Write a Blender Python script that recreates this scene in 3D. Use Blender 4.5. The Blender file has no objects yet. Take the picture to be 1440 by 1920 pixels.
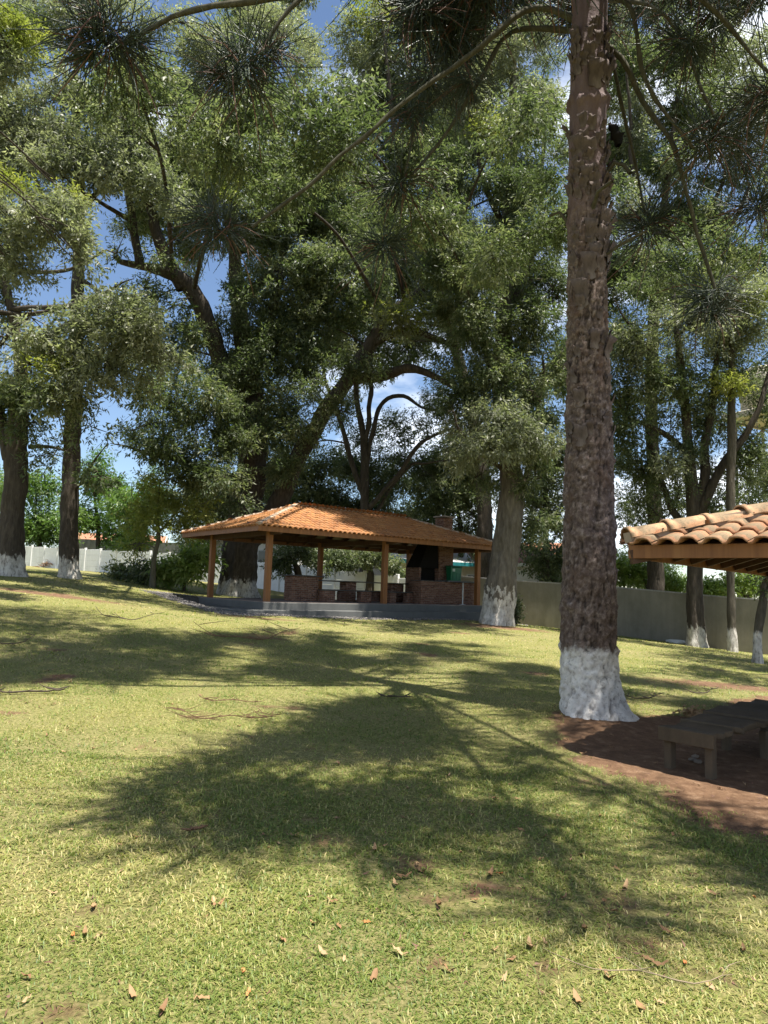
import bpy, bmesh, math, random
import numpy as np
from mathutils import Vector, Matrix
RNG = np.random.default_rng(7); random.seed(7)
S = bpy.context.scene
COL = S.collection
R = math.radians

# ------------------------------------------------------------------ camera
FPX, PITCH, ROLL, EYE = 1320.0, R(6.2), R(1.95), 1.6
cp, sp, cr, sr = math.cos(PITCH), math.sin(PITCH), math.cos(ROLL), math.sin(ROLL)
fwd = Vector((0, cp, sp)); up0 = Vector((0, -sp, cp)); rt0 = Vector((1, 0, 0))
rt = rt0 * cr + up0 * sr; up = up0 * cr - rt0 * sr
cam = bpy.data.objects.new('camera', bpy.data.cameras.new('camera')); COL.objects.link(cam)
m = Matrix((rt, up, -fwd)).transposed().to_4x4(); m.translation = Vector((0, 0, EYE)); cam.matrix_world = m
cam.data.sensor_fit = 'VERTICAL'; cam.data.sensor_height = 36; cam.data.lens = 36 * FPX / 1920
cam.data.clip_start = 0.05; cam.data.clip_end = 2000
S.camera = cam

# ------------------------------------------------------------------ sun, sky, exposure
TOSUN = Vector((0.21, -0.19, 1.0)).normalized()
SUN_EL = math.asin(TOSUN.z); SUN_AZ = math.atan2(TOSUN.x, TOSUN.y)
sl = bpy.data.lights.new('sun', 'SUN'); sl.energy = 5.0; sl.angle = R(0.55); sl.color = (1, 0.95, 0.86)
so = bpy.data.objects.new('sun', sl); COL.objects.link(so)
so.rotation_euler = TOSUN.to_track_quat('Z', 'Y').to_euler(); so.location = (10, -10, 60)
W = bpy.data.worlds.new('World'); S.world = W; W.use_nodes = True
nt = W.node_tree; nt.nodes.clear()
sky = nt.nodes.new('ShaderNodeTexSky'); sky.sky_type = 'NISHITA'; sky.sun_disc = False
sky.sun_elevation = SUN_EL; sky.sun_rotation = SUN_AZ; sky.altitude = 900; sky.ozone_density = 1.6
sky.dust_density = 0.35; sky.air_density = 1.0
tc = nt.nodes.new('ShaderNodeTexCoord')
mp = nt.nodes.new('ShaderNodeMapping'); mp.inputs['Scale'].default_value = (1, 1, 2.6); mp.inputs['Location'].default_value = (5.1, 2.3, 1.7)
nz = nt.nodes.new('ShaderNodeTexNoise'); nz.inputs['Scale'].default_value = 2.1; nz.inputs['Detail'].default_value = 9; nz.inputs['Roughness'].default_value = 0.55
rp = nt.nodes.new('ShaderNodeValToRGB'); rp.color_ramp.elements[0].position = 0.50; rp.color_ramp.elements[1].position = 0.66
mx = nt.nodes.new('ShaderNodeMixRGB'); mx.inputs[2].default_value = (9.5, 9.8, 10.2, 1)
bg = nt.nodes.new('ShaderNodeBackground'); bg.inputs['Strength'].default_value = 0.072
wo = nt.nodes.new('ShaderNodeOutputWorld')
L = nt.links.new
L(tc.outputs['Generated'], mp.inputs['Vector']); L(mp.outputs[0], nz.inputs['Vector']); L(nz.outputs['Fac'], rp.inputs[0])
L(rp.outputs[0], mx.inputs[0]); L(sky.outputs[0], mx.inputs[1]); L(mx.outputs[0], bg.inputs[0]); L(bg.outputs[0], wo.inputs[0])
S.view_settings.view_transform = 'Standard'; S.view_settings.look = 'None'; S.view_settings.gamma = 1
S.view_settings.use_curve_mapping = False; S.view_settings.exposure = 1.36
S.render.engine = 'CYCLES'
S.cycles.max_bounces = 7; S.cycles.diffuse_bounces = 4; S.cycles.glossy_bounces = 2; S.cycles.transmission_bounces = 5
S.cycles.use_denoising = True

# ------------------------------------------------------------------ helpers
def P(px, py, Y):
    """the world point on the sight line of a photo pixel at distance Y north of the photographer"""
    a = (px - 720) / FPX; b = -(py - 960) / FPX
    u = a * cr - b * sr; v = a * sr + b * cr
    d = Vector((u, cp - v * sp, sp + v * cp))
    return Vector((0, 0, EYE)) + d * (Y / d.y)

def vn(p, seed=0):
    """smooth value noise, p: (n,3) -> (n,) in -1..1"""
    p = np.asarray(p, float); i = np.floor(p).astype(np.int64); f = p - i; f = f * f * (3 - 2 * f)
    def h(a, b, c):
        n = (a * 374761393 + b * 668265263 + c * 2147483647 + seed * 974711) & 0xffffffff
        n = ((n ^ (n >> 13)) * 1274126177) & 0xffffffff
        return ((n ^ (n >> 16)) & 0xffff) / 32767.5 - 1
    r = 0
    for dx in (0, 1):
        for dy in (0, 1):
            for dz in (0, 1):
                w = (f[:, 0] if dx else 1 - f[:, 0]) * (f[:, 1] if dy else 1 - f[:, 1]) * (f[:, 2] if dz else 1 - f[:, 2])
                r = r + w * h(i[:, 0] + dx, i[:, 1] + dy, i[:, 2] + dz)
    return r
def fbm(p, seed=0, oct=4):
    r = 0; a = 1; p = np.asarray(p, float)
    for k in range(oct):
        r = r + a * vn(p * (2 ** k), seed + k); a *= 0.5
    return r
def n2(x, y, s, seed=0, oct=3):
    x = np.atleast_1d(np.asarray(x, float)); y = np.atleast_1d(np.asarray(y, float))
    return fbm(np.stack([x * s, y * s, np.zeros_like(x) + 0.37], 1), seed, oct)

def tag(o, label=None, cat=None, group=None, kind=None):
    if label: o['label'] = label
    if cat: o['category'] = cat
    if group: o['group'] = group
    if kind: o['kind'] = kind
    return o
def empty(name, loc, label=None, cat=None, group=None, rz=0):
    o = bpy.data.objects.new(name, None); COL.objects.link(o); o.location = loc; o.rotation_euler[2] = rz
    o.empty_display_size = 0.2
    return tag(o, label, cat, group)
def link(name, me, parent=None, loc=None):
    o = bpy.data.objects.new(name, me); COL.objects.link(o)
    if parent: o.parent = parent
    if loc is not None: o.location = loc
    return o
def npmesh(name, V, F, mats, attr=None, midx=None, smooth=False):
    """mesh from numpy arrays; F is (n,3) or (n,4)"""
    V = np.asarray(V, np.float32); F = np.asarray(F, np.int32)
    me = bpy.data.meshes.new(name); nf, k = F.shape
    me.vertices.add(len(V)); me.vertices.foreach_set('co', V.ravel())
    me.loops.add(nf * k); me.loops.foreach_set('vertex_index', F.ravel())
    me.polygons.add(nf); me.polygons.foreach_set('loop_start', np.arange(0, nf * k, k, dtype=np.int32))
    for mm in (mats if isinstance(mats, (list, tuple)) else [mats]): me.materials.append(mm)
    if midx is not None: me.polygons.foreach_set('material_index', np.asarray(midx, np.int32))
    if smooth: me.polygons.foreach_set('use_smooth', np.ones(nf, bool))
    if attr:
        for an, av in attr.items():
            a = me.attributes.new(an, 'FLOAT', 'POINT'); a.data.foreach_set('value', np.asarray(av, np.float32).ravel())
    me.update(calc_edges=True)
    return me
class MB:
    def __init__(s): s.v = []; s.f = []
    def box(s, c, size, rz=0, rx=0, ry=0):
        M = Matrix.Translation(c) @ Matrix.Rotation(rz, 4, 'Z') @ Matrix.Rotation(ry, 4, 'Y') @ Matrix.Rotation(rx, 4, 'X')
        n = len(s.v)
        for x in (-.5, .5):
            for y in (-.5, .5):
                for z in (-.5, .5): s.v.append(tuple(M @ Vector((x * size[0], y * size[1], z * size[2]))))
        for q in ((0, 1, 3, 2), (4, 6, 7, 5), (0, 4, 5, 1), (2, 3, 7, 6), (0, 2, 6, 4), (1, 5, 7, 3)): s.f.append([n + i for i in q])
        return s
    def bar(s, a, b, w, h):
        a = Vector(a); b = Vector(b); d = (b - a); L_ = d.length; d.normalize()
        side = d.cross(Vector((0, 0, 1)));
        if side.length < 1e-3: side = Vector((1, 0, 0))
        side.normalize(); u = side.cross(d); n = len(s.v)
        for p in (a, b):
            for i, j in ((-1, -1), (1, -1), (1, 1), (-1, 1)): s.v.append(tuple(p + side * (i * w / 2) + u * (j * h / 2)))
        for q in ((0, 1, 2, 3), (7, 6, 5, 4), (0, 4, 5, 1), (1, 5, 6, 2), (2, 6, 7, 3), (3, 7, 4, 0)): s.f.append([n + i for i in q])
        return s
    def poly(s, pts, faces):
        n = len(s.v); s.v += [tuple(p) for p in pts]; s.f += [[n + i for i in q] for q in faces]; return s
    def build(s, name, mat, parent=None, bevel=0, loc=None, smooth=False):
        me = bpy.data.meshes.new(name); me.from_pydata(s.v, [], s.f); me.materials.append(mat)
        bm = bmesh.new(); bm.from_mesh(me); bmesh.ops.recalc_face_normals(bm, faces=bm.faces)
        if bevel: bmesh.ops.bevel(bm, geom=bm.edges, offset=bevel, segments=1, affect='EDGES', clamp_overlap=True)
        bm.to_mesh(me); bm.free()
        if smooth:
            for p in me.polygons: p.use_smooth = True
        return link(name, me, parent, loc)
def resample(pts, rad, step):
    pts = np.asarray(pts, float); rad = np.asarray(rad, float); n = len(pts)
    if n == 2: Q = [pts[0], pts[1]]; 
    out = []; ro = []
    for i in range(n - 1):
        p0 = pts[max(i - 1, 0)]; p1 = pts[i]; p2 = pts[i + 1]; p3 = pts[min(i + 2, n - 1)]
        k = max(1, int(np.linalg.norm(p2 - p1) / step))
        for j in range(k):
            t = j / k
            out.append(0.5 * (2 * p1 + (p2 - p0) * t + (2 * p0 - 5 * p1 + 4 * p2 - p3) * t * t + (3 * p1 - p0 - 3 * p2 + p3) * t ** 3))
            ro.append(rad[i] + (rad[i + 1] - rad[i]) * t)
    out.append(pts[-1]); ro.append(rad[-1])
    return np.array(out), np.array(ro)
def tube(pts, rad, sides=8, noise=0.0, nscale=3.0, seed=0):
    """tube arrays V,F (quads) along points; closed ends left open except a tip"""
    pts = np.asarray(pts, float); n = len(pts)
    T = np.gradient(pts, axis=0); T /= np.linalg.norm(T, axis=1)[:, None] + 1e-9
    ref = np.array([0, 1, 0.]) if abs(T[:, 2]).mean() > .6 else np.array([0, 0, 1.])
    A = np.cross(T, ref); A /= np.linalg.norm(A, axis=1)[:, None] + 1e-9; B = np.cross(T, A)
    th = np.linspace(0, 2 * math.pi, sides, endpoint=False)
    D = A[:, None, :] * np.cos(th)[None, :, None] + B[:, None, :] * np.sin(th)[None, :, None]
    V = pts[:, None, :] + D * np.asarray(rad)[:, None, None]
    V = V.reshape(-1, 3)
    if noise:
        nn = fbm(V * nscale, seed, 3).reshape(n, sides)
        V = (pts[:, None, :] + D * (np.asarray(rad)[:, None] * (1 + noise * nn))[:, :, None]).reshape(-1, 3)
    i = np.arange(n - 1)[:, None] * sides; j = np.arange(sides)[None, :]; j2 = (j + 1) % sides
    F = np.stack([i + j, i + j2, i + sides + j2, i + sides + j], -1).reshape(-1, 4)
    return V, F
def joinvf(parts):
    Vs = []; Fs = []; n = 0
    for V, F in parts: Vs.append(V); Fs.append(F + n); n += len(V)
    return np.concatenate(Vs), np.concatenate(Fs)

# ------------------------------------------------------------------ materials
def mat(name, col, rough=0.8, spec=0.3):
    mt = bpy.data.materials.new(name); mt.use_nodes = True; b = mt.node_tree.nodes['Principled BSDF']
    b.inputs['Base Color'].default_value = (*col, 1); b.inputs['Roughness'].default_value = rough
    b.inputs['Specular IOR Level'].default_value = spec
    return mt
class NG:
    def __init__(s, mt): s.t = mt.node_tree; s.b = s.t.nodes['Principled BSDF']; s.o = s.t.nodes['Material Output']
    def n(s, ty, **kw):
        x = s.t.nodes.new(ty)
        for k, v in kw.items():
            if k in x.inputs: x.inputs[k].default_value = v
            else: setattr(x, k, v)
        return x
    def l(s, a, b): s.t.links.new(a, b)
    def coord(s, scale=(1, 1, 1), kind='Object'):
        c = s.n('ShaderNodeTexCoord'); mpn = s.n('ShaderNodeMapping'); mpn.inputs['Scale'].default_value = scale
        s.l(c.outputs[kind], mpn.inputs[0]); return mpn.outputs[0]
    def noise(s, vec, scale, detail=5, rough=0.6):
        x = s.n('ShaderNodeTexNoise'); x.inputs['Scale'].default_value = scale; x.inputs['Detail'].default_value = detail
        x.inputs['Roughness'].default_value = rough; s.l(vec, x.inputs['Vector']); return x.outputs['Fac']
    def ramp(s, fac, stops):
        x = s.n('ShaderNodeValToRGB'); e = x.color_ramp.elements
        while len(e) < len(stops): e.new(0.5)
        for k, (p, c) in enumerate(stops):
            e[k].position = p; e[k].color = (*c, 1) if len(c) == 3 else c
        s.l(fac, x.inputs[0]); return x.outputs[0]
    def mix(s, fac, a, b, mode='MIX'):
        x = s.n('ShaderNodeMixRGB'); x.blend_type = mode
        for v, i in ((fac, 0), (a, 1), (b, 2)):
            if isinstance(v, (int, float)): x.inputs[i].default_value = v
            elif isinstance(v, tuple): x.inputs[i].default_value = (*v, 1)
            else: s.l(v, x.inputs[i])
        return x.outputs[0]
    def math(s, op, a, b=0.0, clamp=False):
        x = s.n('ShaderNodeMath'); x.operation = op; x.use_clamp = clamp
        for v, i in ((a, 0), (b, 1)):
            if isinstance(v, (int, float)): x.inputs[i].default_value = v
            else: s.l(v, x.inputs[i])
        return x.outputs[0]
    def attr(s, name):
        x = s.n('ShaderNodeAttribute'); x.attribute_name = name; return x.outputs['Fac']
    def bump(s, h, strength=0.5, dist=0.02):
        x = s.n('ShaderNodeBump'); x.inputs['Strength'].default_value = strength; x.inputs['Distance'].default_value = dist
        s.l(h, x.inputs['Height']); s.l(x.outputs[0], s.b.inputs['Normal'])
    def color(s, c): s.l(c, s.b.inputs['Base Color'])
    def zpos(s, kind='Object'):
        c = s.n('ShaderNodeTexCoord'); x = s.n('ShaderNodeSeparateXYZ'); s.l(c.outputs[kind], x.inputs[0]); return x.outputs['Z']

def leaf_mat(name, c0, c1, c2, trans=0.44, rough=0.42, spec=0.5):
    mt = mat(name, c0, rough, spec); g = NG(mt)
    c = g.ramp(g.attr('rnd'), [(0, c0), (0.55, c1), (1, c2)])
    g.color(c)
    tr = g.n('ShaderNodeBsdfTranslucent'); t2 = g.mix(1.0, c, (1.3, 1.45, 0.8), 'MULTIPLY'); g.l(t2, tr.inputs[0])
    ms = g.n('ShaderNodeMixShader'); ms.inputs[0].default_value = trans
    g.l(g.b.outputs[0], ms.inputs[1]); g.l(tr.outputs[0], ms.inputs[2]); g.l(ms.outputs[0], g.o.inputs[0])
    return mt
M = {}
M['leaf'] = leaf_mat('leaf_green', (.046, .066, .029), (.096, .120, .060), (.225, .238, .145), rough=.48, spec=.32)
M['young'] = leaf_mat('leaf_young_sunlit', (.14, .165, .035), (.205, .225, .055), (.30, .295, .095), rough=.5, spec=.3)  # young growth, and sunlit clumps whose highlight is put into the leaf colour
M['grey'] = leaf_mat('leaf_greyish', (.098, .112, .070), (.182, .194, .132), (.32, .322, .24), rough=.46, spec=.4)
M['bright'] = leaf_mat('leaf_bright', (.07, .13, .03), (.10, .17, .04), (.15, .21, .06))
M['fresh'] = leaf_mat('leaf_fresh', (.13, .20, .04), (.18, .25, .06), (.25, .30, .095))
M['needle'] = leaf_mat('needle_green', (.026, .042, .026), (.040, .058, .036), (.064, .082, .052), trans=.15, rough=.5)
M['deadneedle'] = leaf_mat('needle_dead', (.10, .045, .028), (.13, .062, .038), (.17, .09, .055), trans=.1, rough=.7)
GR = leaf_mat('grass_blades', (.092, .142, .027), (.222, .252, .062), (.45, .375, .17), trans=.34, rough=.5, spec=.35)

def bark(name, c0, c1, c2, white=None, wn=0.25, scale=1.0, zs=0.22, bump=1.0, dist=0.08):
    mt = mat(name, c0, 0.9, 0.2); g = NG(mt); v = g.coord((1, 1, zs))
    n = g.noise(v, 9 * scale, 8, 0.65); n_ = g.noise(g.coord(), 1.7, 4)
    c = g.ramp(n, [(.28, c0), (.52, c1), (.78, c2)])
    c = g.mix(g.math('MULTIPLY', n_, 0.6), c, (c0[0] * .5, c0[1] * .58, c0[2] * .45))
    h = n
    if white is not None:
        z = g.zpos(); zz = g.math('ADD', z, g.math('MULTIPLY', g.math('SUBTRACT', g.noise(g.coord((1, 1, .5)), 7, 5), .5), wn * 2.2))
        f = g.math('MULTIPLY', g.math('SUBTRACT', white, zz), 7.0, True)
        wearn = g.ramp(g.noise(g.coord((1, 1, .35)), 11, 7, .7), [(.32, (.1, .1, .1)), (.50, (1, 1, 1))])
        f = g.math('MULTIPLY', f, wearn)
        wc = g.ramp(g.noise(g.coord(), 5, 6), [(.3, (.32, .295, .26)), (.6, (.56, .53, .48))])
        c = g.mix(f, c, wc)
    g.color(c); g.bump(h, bump, dist)
    return mt
M['bark_dark'] = bark('bark_dark', (.034, .028, .022), (.075, .060, .047), (.14, .118, .094))
M['bark_dark_w'] = bark('bark_dark_limed', (.038, .030, .024), (.082, .066, .052), (.15, .125, .10), white=0.78, wn=.5)
M['bark_grey_w'] = bark('bark_grey_limed', (.08, .068, .055), (.17, .145, .12), (.28, .245, .205), white=1.15, wn=1.5)
M['bark_pale'] = bark('bark_pale', (.08, .075, .055), (.14, .125, .09), (.21, .19, .14))
M['bark_pale_w'] = bark('bark_pale_limed', (.05, .042, .032), (.10, .085, .065), (.17, .15, .11), white=0.9)
M['branch_lichen'] = bark('araucaria_branch', (.045, .040, .026), (.085, .078, .052), (.15, .14, .10), scale=2, dist=.01)

mt = mat('araucaria_bark', (.1, .08, .07), .85, .25); M['arau'] = mt; g = NG(mt)
v = g.coord((1, 1, .8)); n = g.noise(v, 16, 9, .7); nb = g.noise(g.coord((1, 1, .35)), 3.2, 5)
low = g.ramp(n, [(.30, (.042, .029, .023)), (.50, (.128, .092, .075)), (.72, (.31, .25, .215))])
hi = g.ramp(g.noise(g.coord((1, 1, .15)), 6, 6), [(.3, (.095, .062, .060)), (.6, (.155, .110, .108)), (.8, (.24, .19, .185))])
z = g.zpos(); c = g.mix(g.math('MULTIPLY', g.math('SUBTRACT', g.math('ADD', z, g.math('MULTIPLY', nb, 1.6)), 6.7), .9, True), low, hi)
c = g.mix(g.math('MULTIPLY', g.ramp(nb, [(.52, (0, 0, 0)), (.66, (1, 1, 1))]), .55), c, (.085, .048, .032))
pit = g.attr('pit'); c = g.mix(g.math('MULTIPLY', pit, .9, True), c, (.028, .020, .016))
zz = g.math('ADD', z, g.math('MULTIPLY', g.math('SUBTRACT', g.noise(g.coord(), 6, 5), .5), .42))
f = g.math('MULTIPLY', g.math('SUBTRACT', .88, zz), 9.0, True)
wear = g.math('SUBTRACT', 1.0, g.math('MULTIPLY', g.ramp(g.noise(g.coord(), 22, 8, .7), [(.52, (0, 0, 0)), (.66, (1, 1, 1))]), .6))
f = g.math('MULTIPLY', f, g.math('MULTIPLY', wear, g.math('SUBTRACT', 1.0, g.math('MULTIPLY', pit, .45), True)))
c = g.mix(f, c, g.ramp(g.noise(g.coord(), 8, 6), [(.3, (.50, .46, .42)), (.6, (.72, .685, .64))]))
g.color(c); g.bump(n, .8, .02)
M['flake'] = bark('bark_flake', (.06, .045, .042), (.15, .115, .105), (.32, .27, .25), bump=.5, dist=.01)

# ground
mt = mat('lawn_ground', (.1, .1, .05), .95, .1); M['ground'] = mt; g = NG(mt); v = g.coord()
gn = g.noise(v, 34, 6, .75); gm = g.noise(v, .55, 5, .6); gs = g.noise(v, 3.1, 6, .7)
gc = g.ramp(gn, [(.32, (.060, .066, .024)), (.5, (.175, .175, .056)), (.70, (.35, .29, .14))])
gc = g.mix(g.math('MULTIPLY', g.ramp(gm, [(.40, (0, 0, 0)), (.66, (1, 1, 1))]), .55), gc, g.ramp(gn, [(.3, (.14, .12, .05)), (.7, (.32, .27, .14))]))
sc = g.ramp(g.noise(v, 7, 8, .7), [(.3, (.092, .052, .031)), (.55, (.165, .098, .058)), (.75, (.30, .20, .130))])
sf = g.math('ADD', g.attr('soil'), g.math('MULTIPLY', g.math('SUBTRACT', gs, .5), .9))
sf = g.math('MULTIPLY', g.math('SUBTRACT', sf, .38), 4.0, True)
gv = g.ramp(g.noise(v, 16, 6, .8), [(.3, (.07, .065, .06)), (.6, (.16, .148, .135)), (.8, (.26, .24, .22))])
c = g.mix(sf, gc, sc)
gf = g.math('MULTIPLY', g.math('SUBTRACT', g.math('ADD', g.attr('gravel'), g.math('MULTIPLY', g.math('SUBTRACT', gs, .5), .7)), .42), 5.0, True)
c = g.mix(gf, c, gv); g.color(c)
g.bump(g.math('ADD', gn, g.math('MULTIPLY', gs, 1.5)), .9, .03)

def stained(name, c0, c1, stain, amt=.6, rough=.85, sc_=1.0, wave=0):
    mt = mat(name, c0, rough, .2); g = NG(mt)
    a = g.noise(g.coord(), 2.2 * sc_, 7, .65); st = g.noise(g.coord((1.0, 1.0, .55)), 1.3 * sc_, 7, .72)
    st2 = g.noise(g.coord((2.6, 2.6, .16)), 1.6 * sc_, 6, .65)
    c = g.mix(a, c0, c1); c = g.mix(g.math('MULTIPLY', g.ramp(st2, [(.48, (0, 0, 0)), (.72, (1, 1, 1))]), amt * .42), c, stain)
    c = g.mix(g.math('MULTIPLY', g.ramp(st, [(.40, (0, 0, 0)), (.80, (1, 1, 1))]), amt), c, stain)
    g.color(c); g.bump(g.noise(g.coord(), 22 * sc_, 6, .7), .5, .015); return mt
M['wall_grey'] = stained('plaster_grey', (.19, .175, .135), (.26, .24, .19), (.09, .085, .062), .6)
M['wall_white'] = stained('wall_white', (.70, .70, .69), (.80, .80, .80), (.45, .44, .42), .45)
M['wall_old'] = stained('wall_old', (.28, .27, .25), (.42, .41, .39), (.06, .06, .055), .85)
M['slab'] = stained('slab_concrete', (.095, .098, .095), (.14, .142, .138), (.06, .062, .06), .5)
M['floor'] = stained('floor_concrete', (.20, .16, .14), (.27, .22, .19), (.14, .11, .10), .4)
M['bench'] = stained('bench_board', (.075, .056, .036), (.12, .092, .062), (.035, .027, .018), .6, sc_=3)
M['housewhite'] = stained('house_white', (.68, .68, .66), (.75, .74, .72), (.5, .49, .46), .3)
M['housebeige'] = stained('house_beige', (.42, .36, .28), (.5, .44, .35), (.3, .26, .2), .3)
M['fibro'] = stained('fibro_roof', (.50, .49, .47), (.60, .59, .57), (.38, .37, .35), .4)
M['teal'] = mat('teal_paint', (.03, .22, .24), .5)
M['glass'] = mat('window_glass', (.02, .025, .03), .08, .6)
M['steel'] = stained('tower_steel', (.16, .15, .15), (.22, .2, .2), (.12, .07, .05), .5)
M['tank'] = stained('tank_concrete', (.50, .46, .38), (.58, .54, .46), (.35, .32, .26), .4)
M['green'] = mat('green_plastic', (.010, .13, .062), .35, .5)
M['greenlid'] = mat('green_plastic_lid', (.008, .10, .05), .4, .5)
M['label'] = mat('pale_sticker', (.5, .55, .5), .5)
M['soot'] = mat('soot', (.012, .011, .010), .95, .1)
M['pole'] = mat('painted_steel_pole', (.5, .5, .5), .45, .5)
M['stone'] = stained('stone', (.16, .13, .10), (.22, .18, .145), (.1, .085, .07), .4, sc_=4)
M['whitestone'] = stained('white_stone', (.6, .6, .58), (.7, .7, .68), (.4, .4, .38), .4, sc_=4)
M['tabletop'] = stained('dark_stone_top', (.05, .048, .045), (.085, .08, .075), (.03, .03, .03), .5, .35)

def wood(name, c0, c1, c2):
    mt = mat(name, c0, .55, .35); g = NG(mt)
    w = g.noise(g.coord((1, 1, .06)), 14, 6, .6); w2 = g.noise(g.coord(), 2.2, 4)
    c = g.mix(g.math('MULTIPLY', w2, .5), g.ramp(w, [(.3, c0), (.55, c1), (.8, c2)]), c0); g.color(c); g.bump(w, .2, .005); return mt
M['wood'] = wood('varnished_wood', (.17, .066, .020), (.26, .112, .034), (.33, .16, .055))
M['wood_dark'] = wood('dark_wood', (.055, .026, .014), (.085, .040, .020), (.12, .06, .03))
M['fascia'] = wood('fascia_board', (.17, .075, .040), (.23, .11, .058), (.29, .15, .085))
def tile_mat(name, c0, c1, c2, moss, amt):
    mt = mat(name, c0, .75, .25); g = NG(mt)
    c = g.ramp(g.attr('rnd'), [(0, c0), (.5, c1), (1, c2)])
    n = g.noise(g.coord(), 6, 8, .7); c = g.mix(g.math('MULTIPLY', g.ramp(n, [(.42, (0, 0, 0)), (.58, (1, 1, 1))]), amt), c, moss)
    n3 = g.noise(g.coord(), 45, 5, .7); c = g.mix(g.math('MULTIPLY', g.ramp(n3, [(.55, (0, 0, 0)), (.68, (1, 1, 1))]), amt * .8), c, (moss[0] * .35, moss[1] * .35, moss[2] * .35))
    g.color(c); g.bump(n3, .35, .006); return mt
M['tile'] = tile_mat('terracotta_tile', (.24, .088, .030), (.35, .148, .048), (.45, .21, .072), (.24, .15, .085), .45)
M['tile_old'] = tile_mat('terracotta_old', (.30, .125, .060), (.38, .185, .095), (.44, .27, .155), (.17, .135, .08), .85)
M['cement'] = stained('ridge_cement', (.36, .27, .20), (.47, .37, .28), (.22, .17, .12), .6, sc_=3)
mt = mat('brick', (.2, .09, .06), .85, .2); M['brick'] = mt; g = NG(mt)
c = g.ramp(g.attr('rnd'), [(0, (.125, .055, .036)), (.5, (.19, .092, .060)), (1, (.26, .145, .10))]); n = g.noise(g.coord(), 9, 7, .7)
g.color(g.mix(g.math('MULTIPLY', n, .45), c, (.12, .075, .055))); g.bump(n, .4, .008)
M['mortar'] = stained('mortar', (.24, .20, .17), (.30, .26, .22), (.18, .15, .13), .4)
def dry(name, c0, c1, c2):
    mt = mat(name, c0, .75, .3); g = NG(mt); i = g.n('ShaderNodeObjectInfo')
    g.color(g.mix(g.math('MULTIPLY', g.noise(g.coord(), 30, 4), .5), g.ramp(i.outputs['Random'], [(0, c0), (.5, c1), (1, c2)]), c0)); return mt
M['dryleaf'] = dry('dry_leaf', (.17, .095, .045), (.29, .175, .085), (.40, .28, .155))
M['orangeleaf'] = dry('orange_leaf', (.36, .13, .04), (.42, .16, .055), (.46, .2, .08))

# ------------------------------------------------------------------ terrain
# pavilion frame
PO = np.array([-3.87, 24.0]); E1 = np.array([.794, .608]); E2 = np.array([-.608, .794])
def uv(x, y): return (x - PO[0]) * E1[0] + (y - PO[1]) * E1[1], (x - PO[0]) * E2[0] + (y - PO[1]) * E2[1]
TP = np.array([(0, 0, 0), (-3, 0, 0), (3, 0, 0), (0, 5, .02), (2.6, 9, .08), (-3, 7, .06), (-8, 9, .3), (5, 7, -.02), (8, 10, -.08),
 (-8.5, 18.5, .98), (-13.8, 26, 1.6), (-12.6, 28, 1.67), (-7.1, 34, 1.02), (-5, 22.5, .66), (-3, 22.0, .60), (5, 28.5, .40), (4.1, 25.6, .46), (0, 24.5, .5),
 (14.4, 26.4, -.36), (6, 33, .15), (12.4, 28, -.22), (10.5, 20, -.10), (8, 16, -.05), (0, 14, .22), (3, 17, .22), (6, 22, .2), (-20, 45, 2.0), (-6.8, 28, .95), (-8.6, 25.5, 1.12), (-31.8, 62.7, 2.55), (-6.85, 43, 1.3), (-20, 20, 1.7), (-25, 35, 2.2),
 (-60, 70, 3.8), (0, 60, 1.3), (40, 60, 0), (40, 20, -.6), (-40, 10, 1.5), (-20, -10, .2), (20, -10, -.3), (0, -15, -.1), (-40, -15, .5), (40, -20, -.6), (-12, 6, .35), (15, 12, -.2)])
def _phi(r): return np.where(r > 0, r * r * np.log(r + 1e-9), 0)
_n = len(TP); _d = np.hypot(TP[:, None, 0] - TP[None, :, 0], TP[:, None, 1] - TP[None, :, 1])
_A = np.zeros((_n + 3, _n + 3)); _A[:_n, :_n] = _phi(_d) + np.eye(_n) * 6.0; _A[:_n, _n] = 1; _A[:_n, _n + 1:] = TP[:, :2]; _A[_n:, :_n] = _A[:_n, _n:].T
_w = np.linalg.solve(_A, np.r_[TP[:, 2], 0, 0, 0])
def ground_z(x, y):
    x = np.atleast_1d(np.asarray(x, float)); y = np.atleast_1d(np.asarray(y, float))
    xc = np.clip(x, -45, 40); yc = np.clip(y, -18, 70); out = np.empty(len(x))
    for k in range(0, len(x), 20000):
        q = slice(k, k + 20000); r = np.hypot(xc[q, None] - TP[None, :, 0], yc[q, None] - TP[None, :, 1])
        out[q] = _phi(r) @ _w[:_n] + _w[_n] + _w[_n + 1] * xc[q] + _w[_n + 2] * yc[q]
    out += .025 * n2(x, y, .35, 5, 2) + .012 * n2(x, y, 1.6, 9, 2)
    out += .10 * np.exp(-((x - 2.6) ** 2 + (y - 9) ** 2) / 1.1)        # root mound of the near trunk
    u, w = uv(x, y)
    d = np.minimum(np.minimum(u + 1.3, 10.9 - u), np.minimum(w + .75, 5.3 - w))
    out = np.where(d > 0, np.minimum(out, .70), out)                    # cut for the pavilion slab
    return out
def gz(x, y): return float(ground_z([x], [y])[0])

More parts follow.
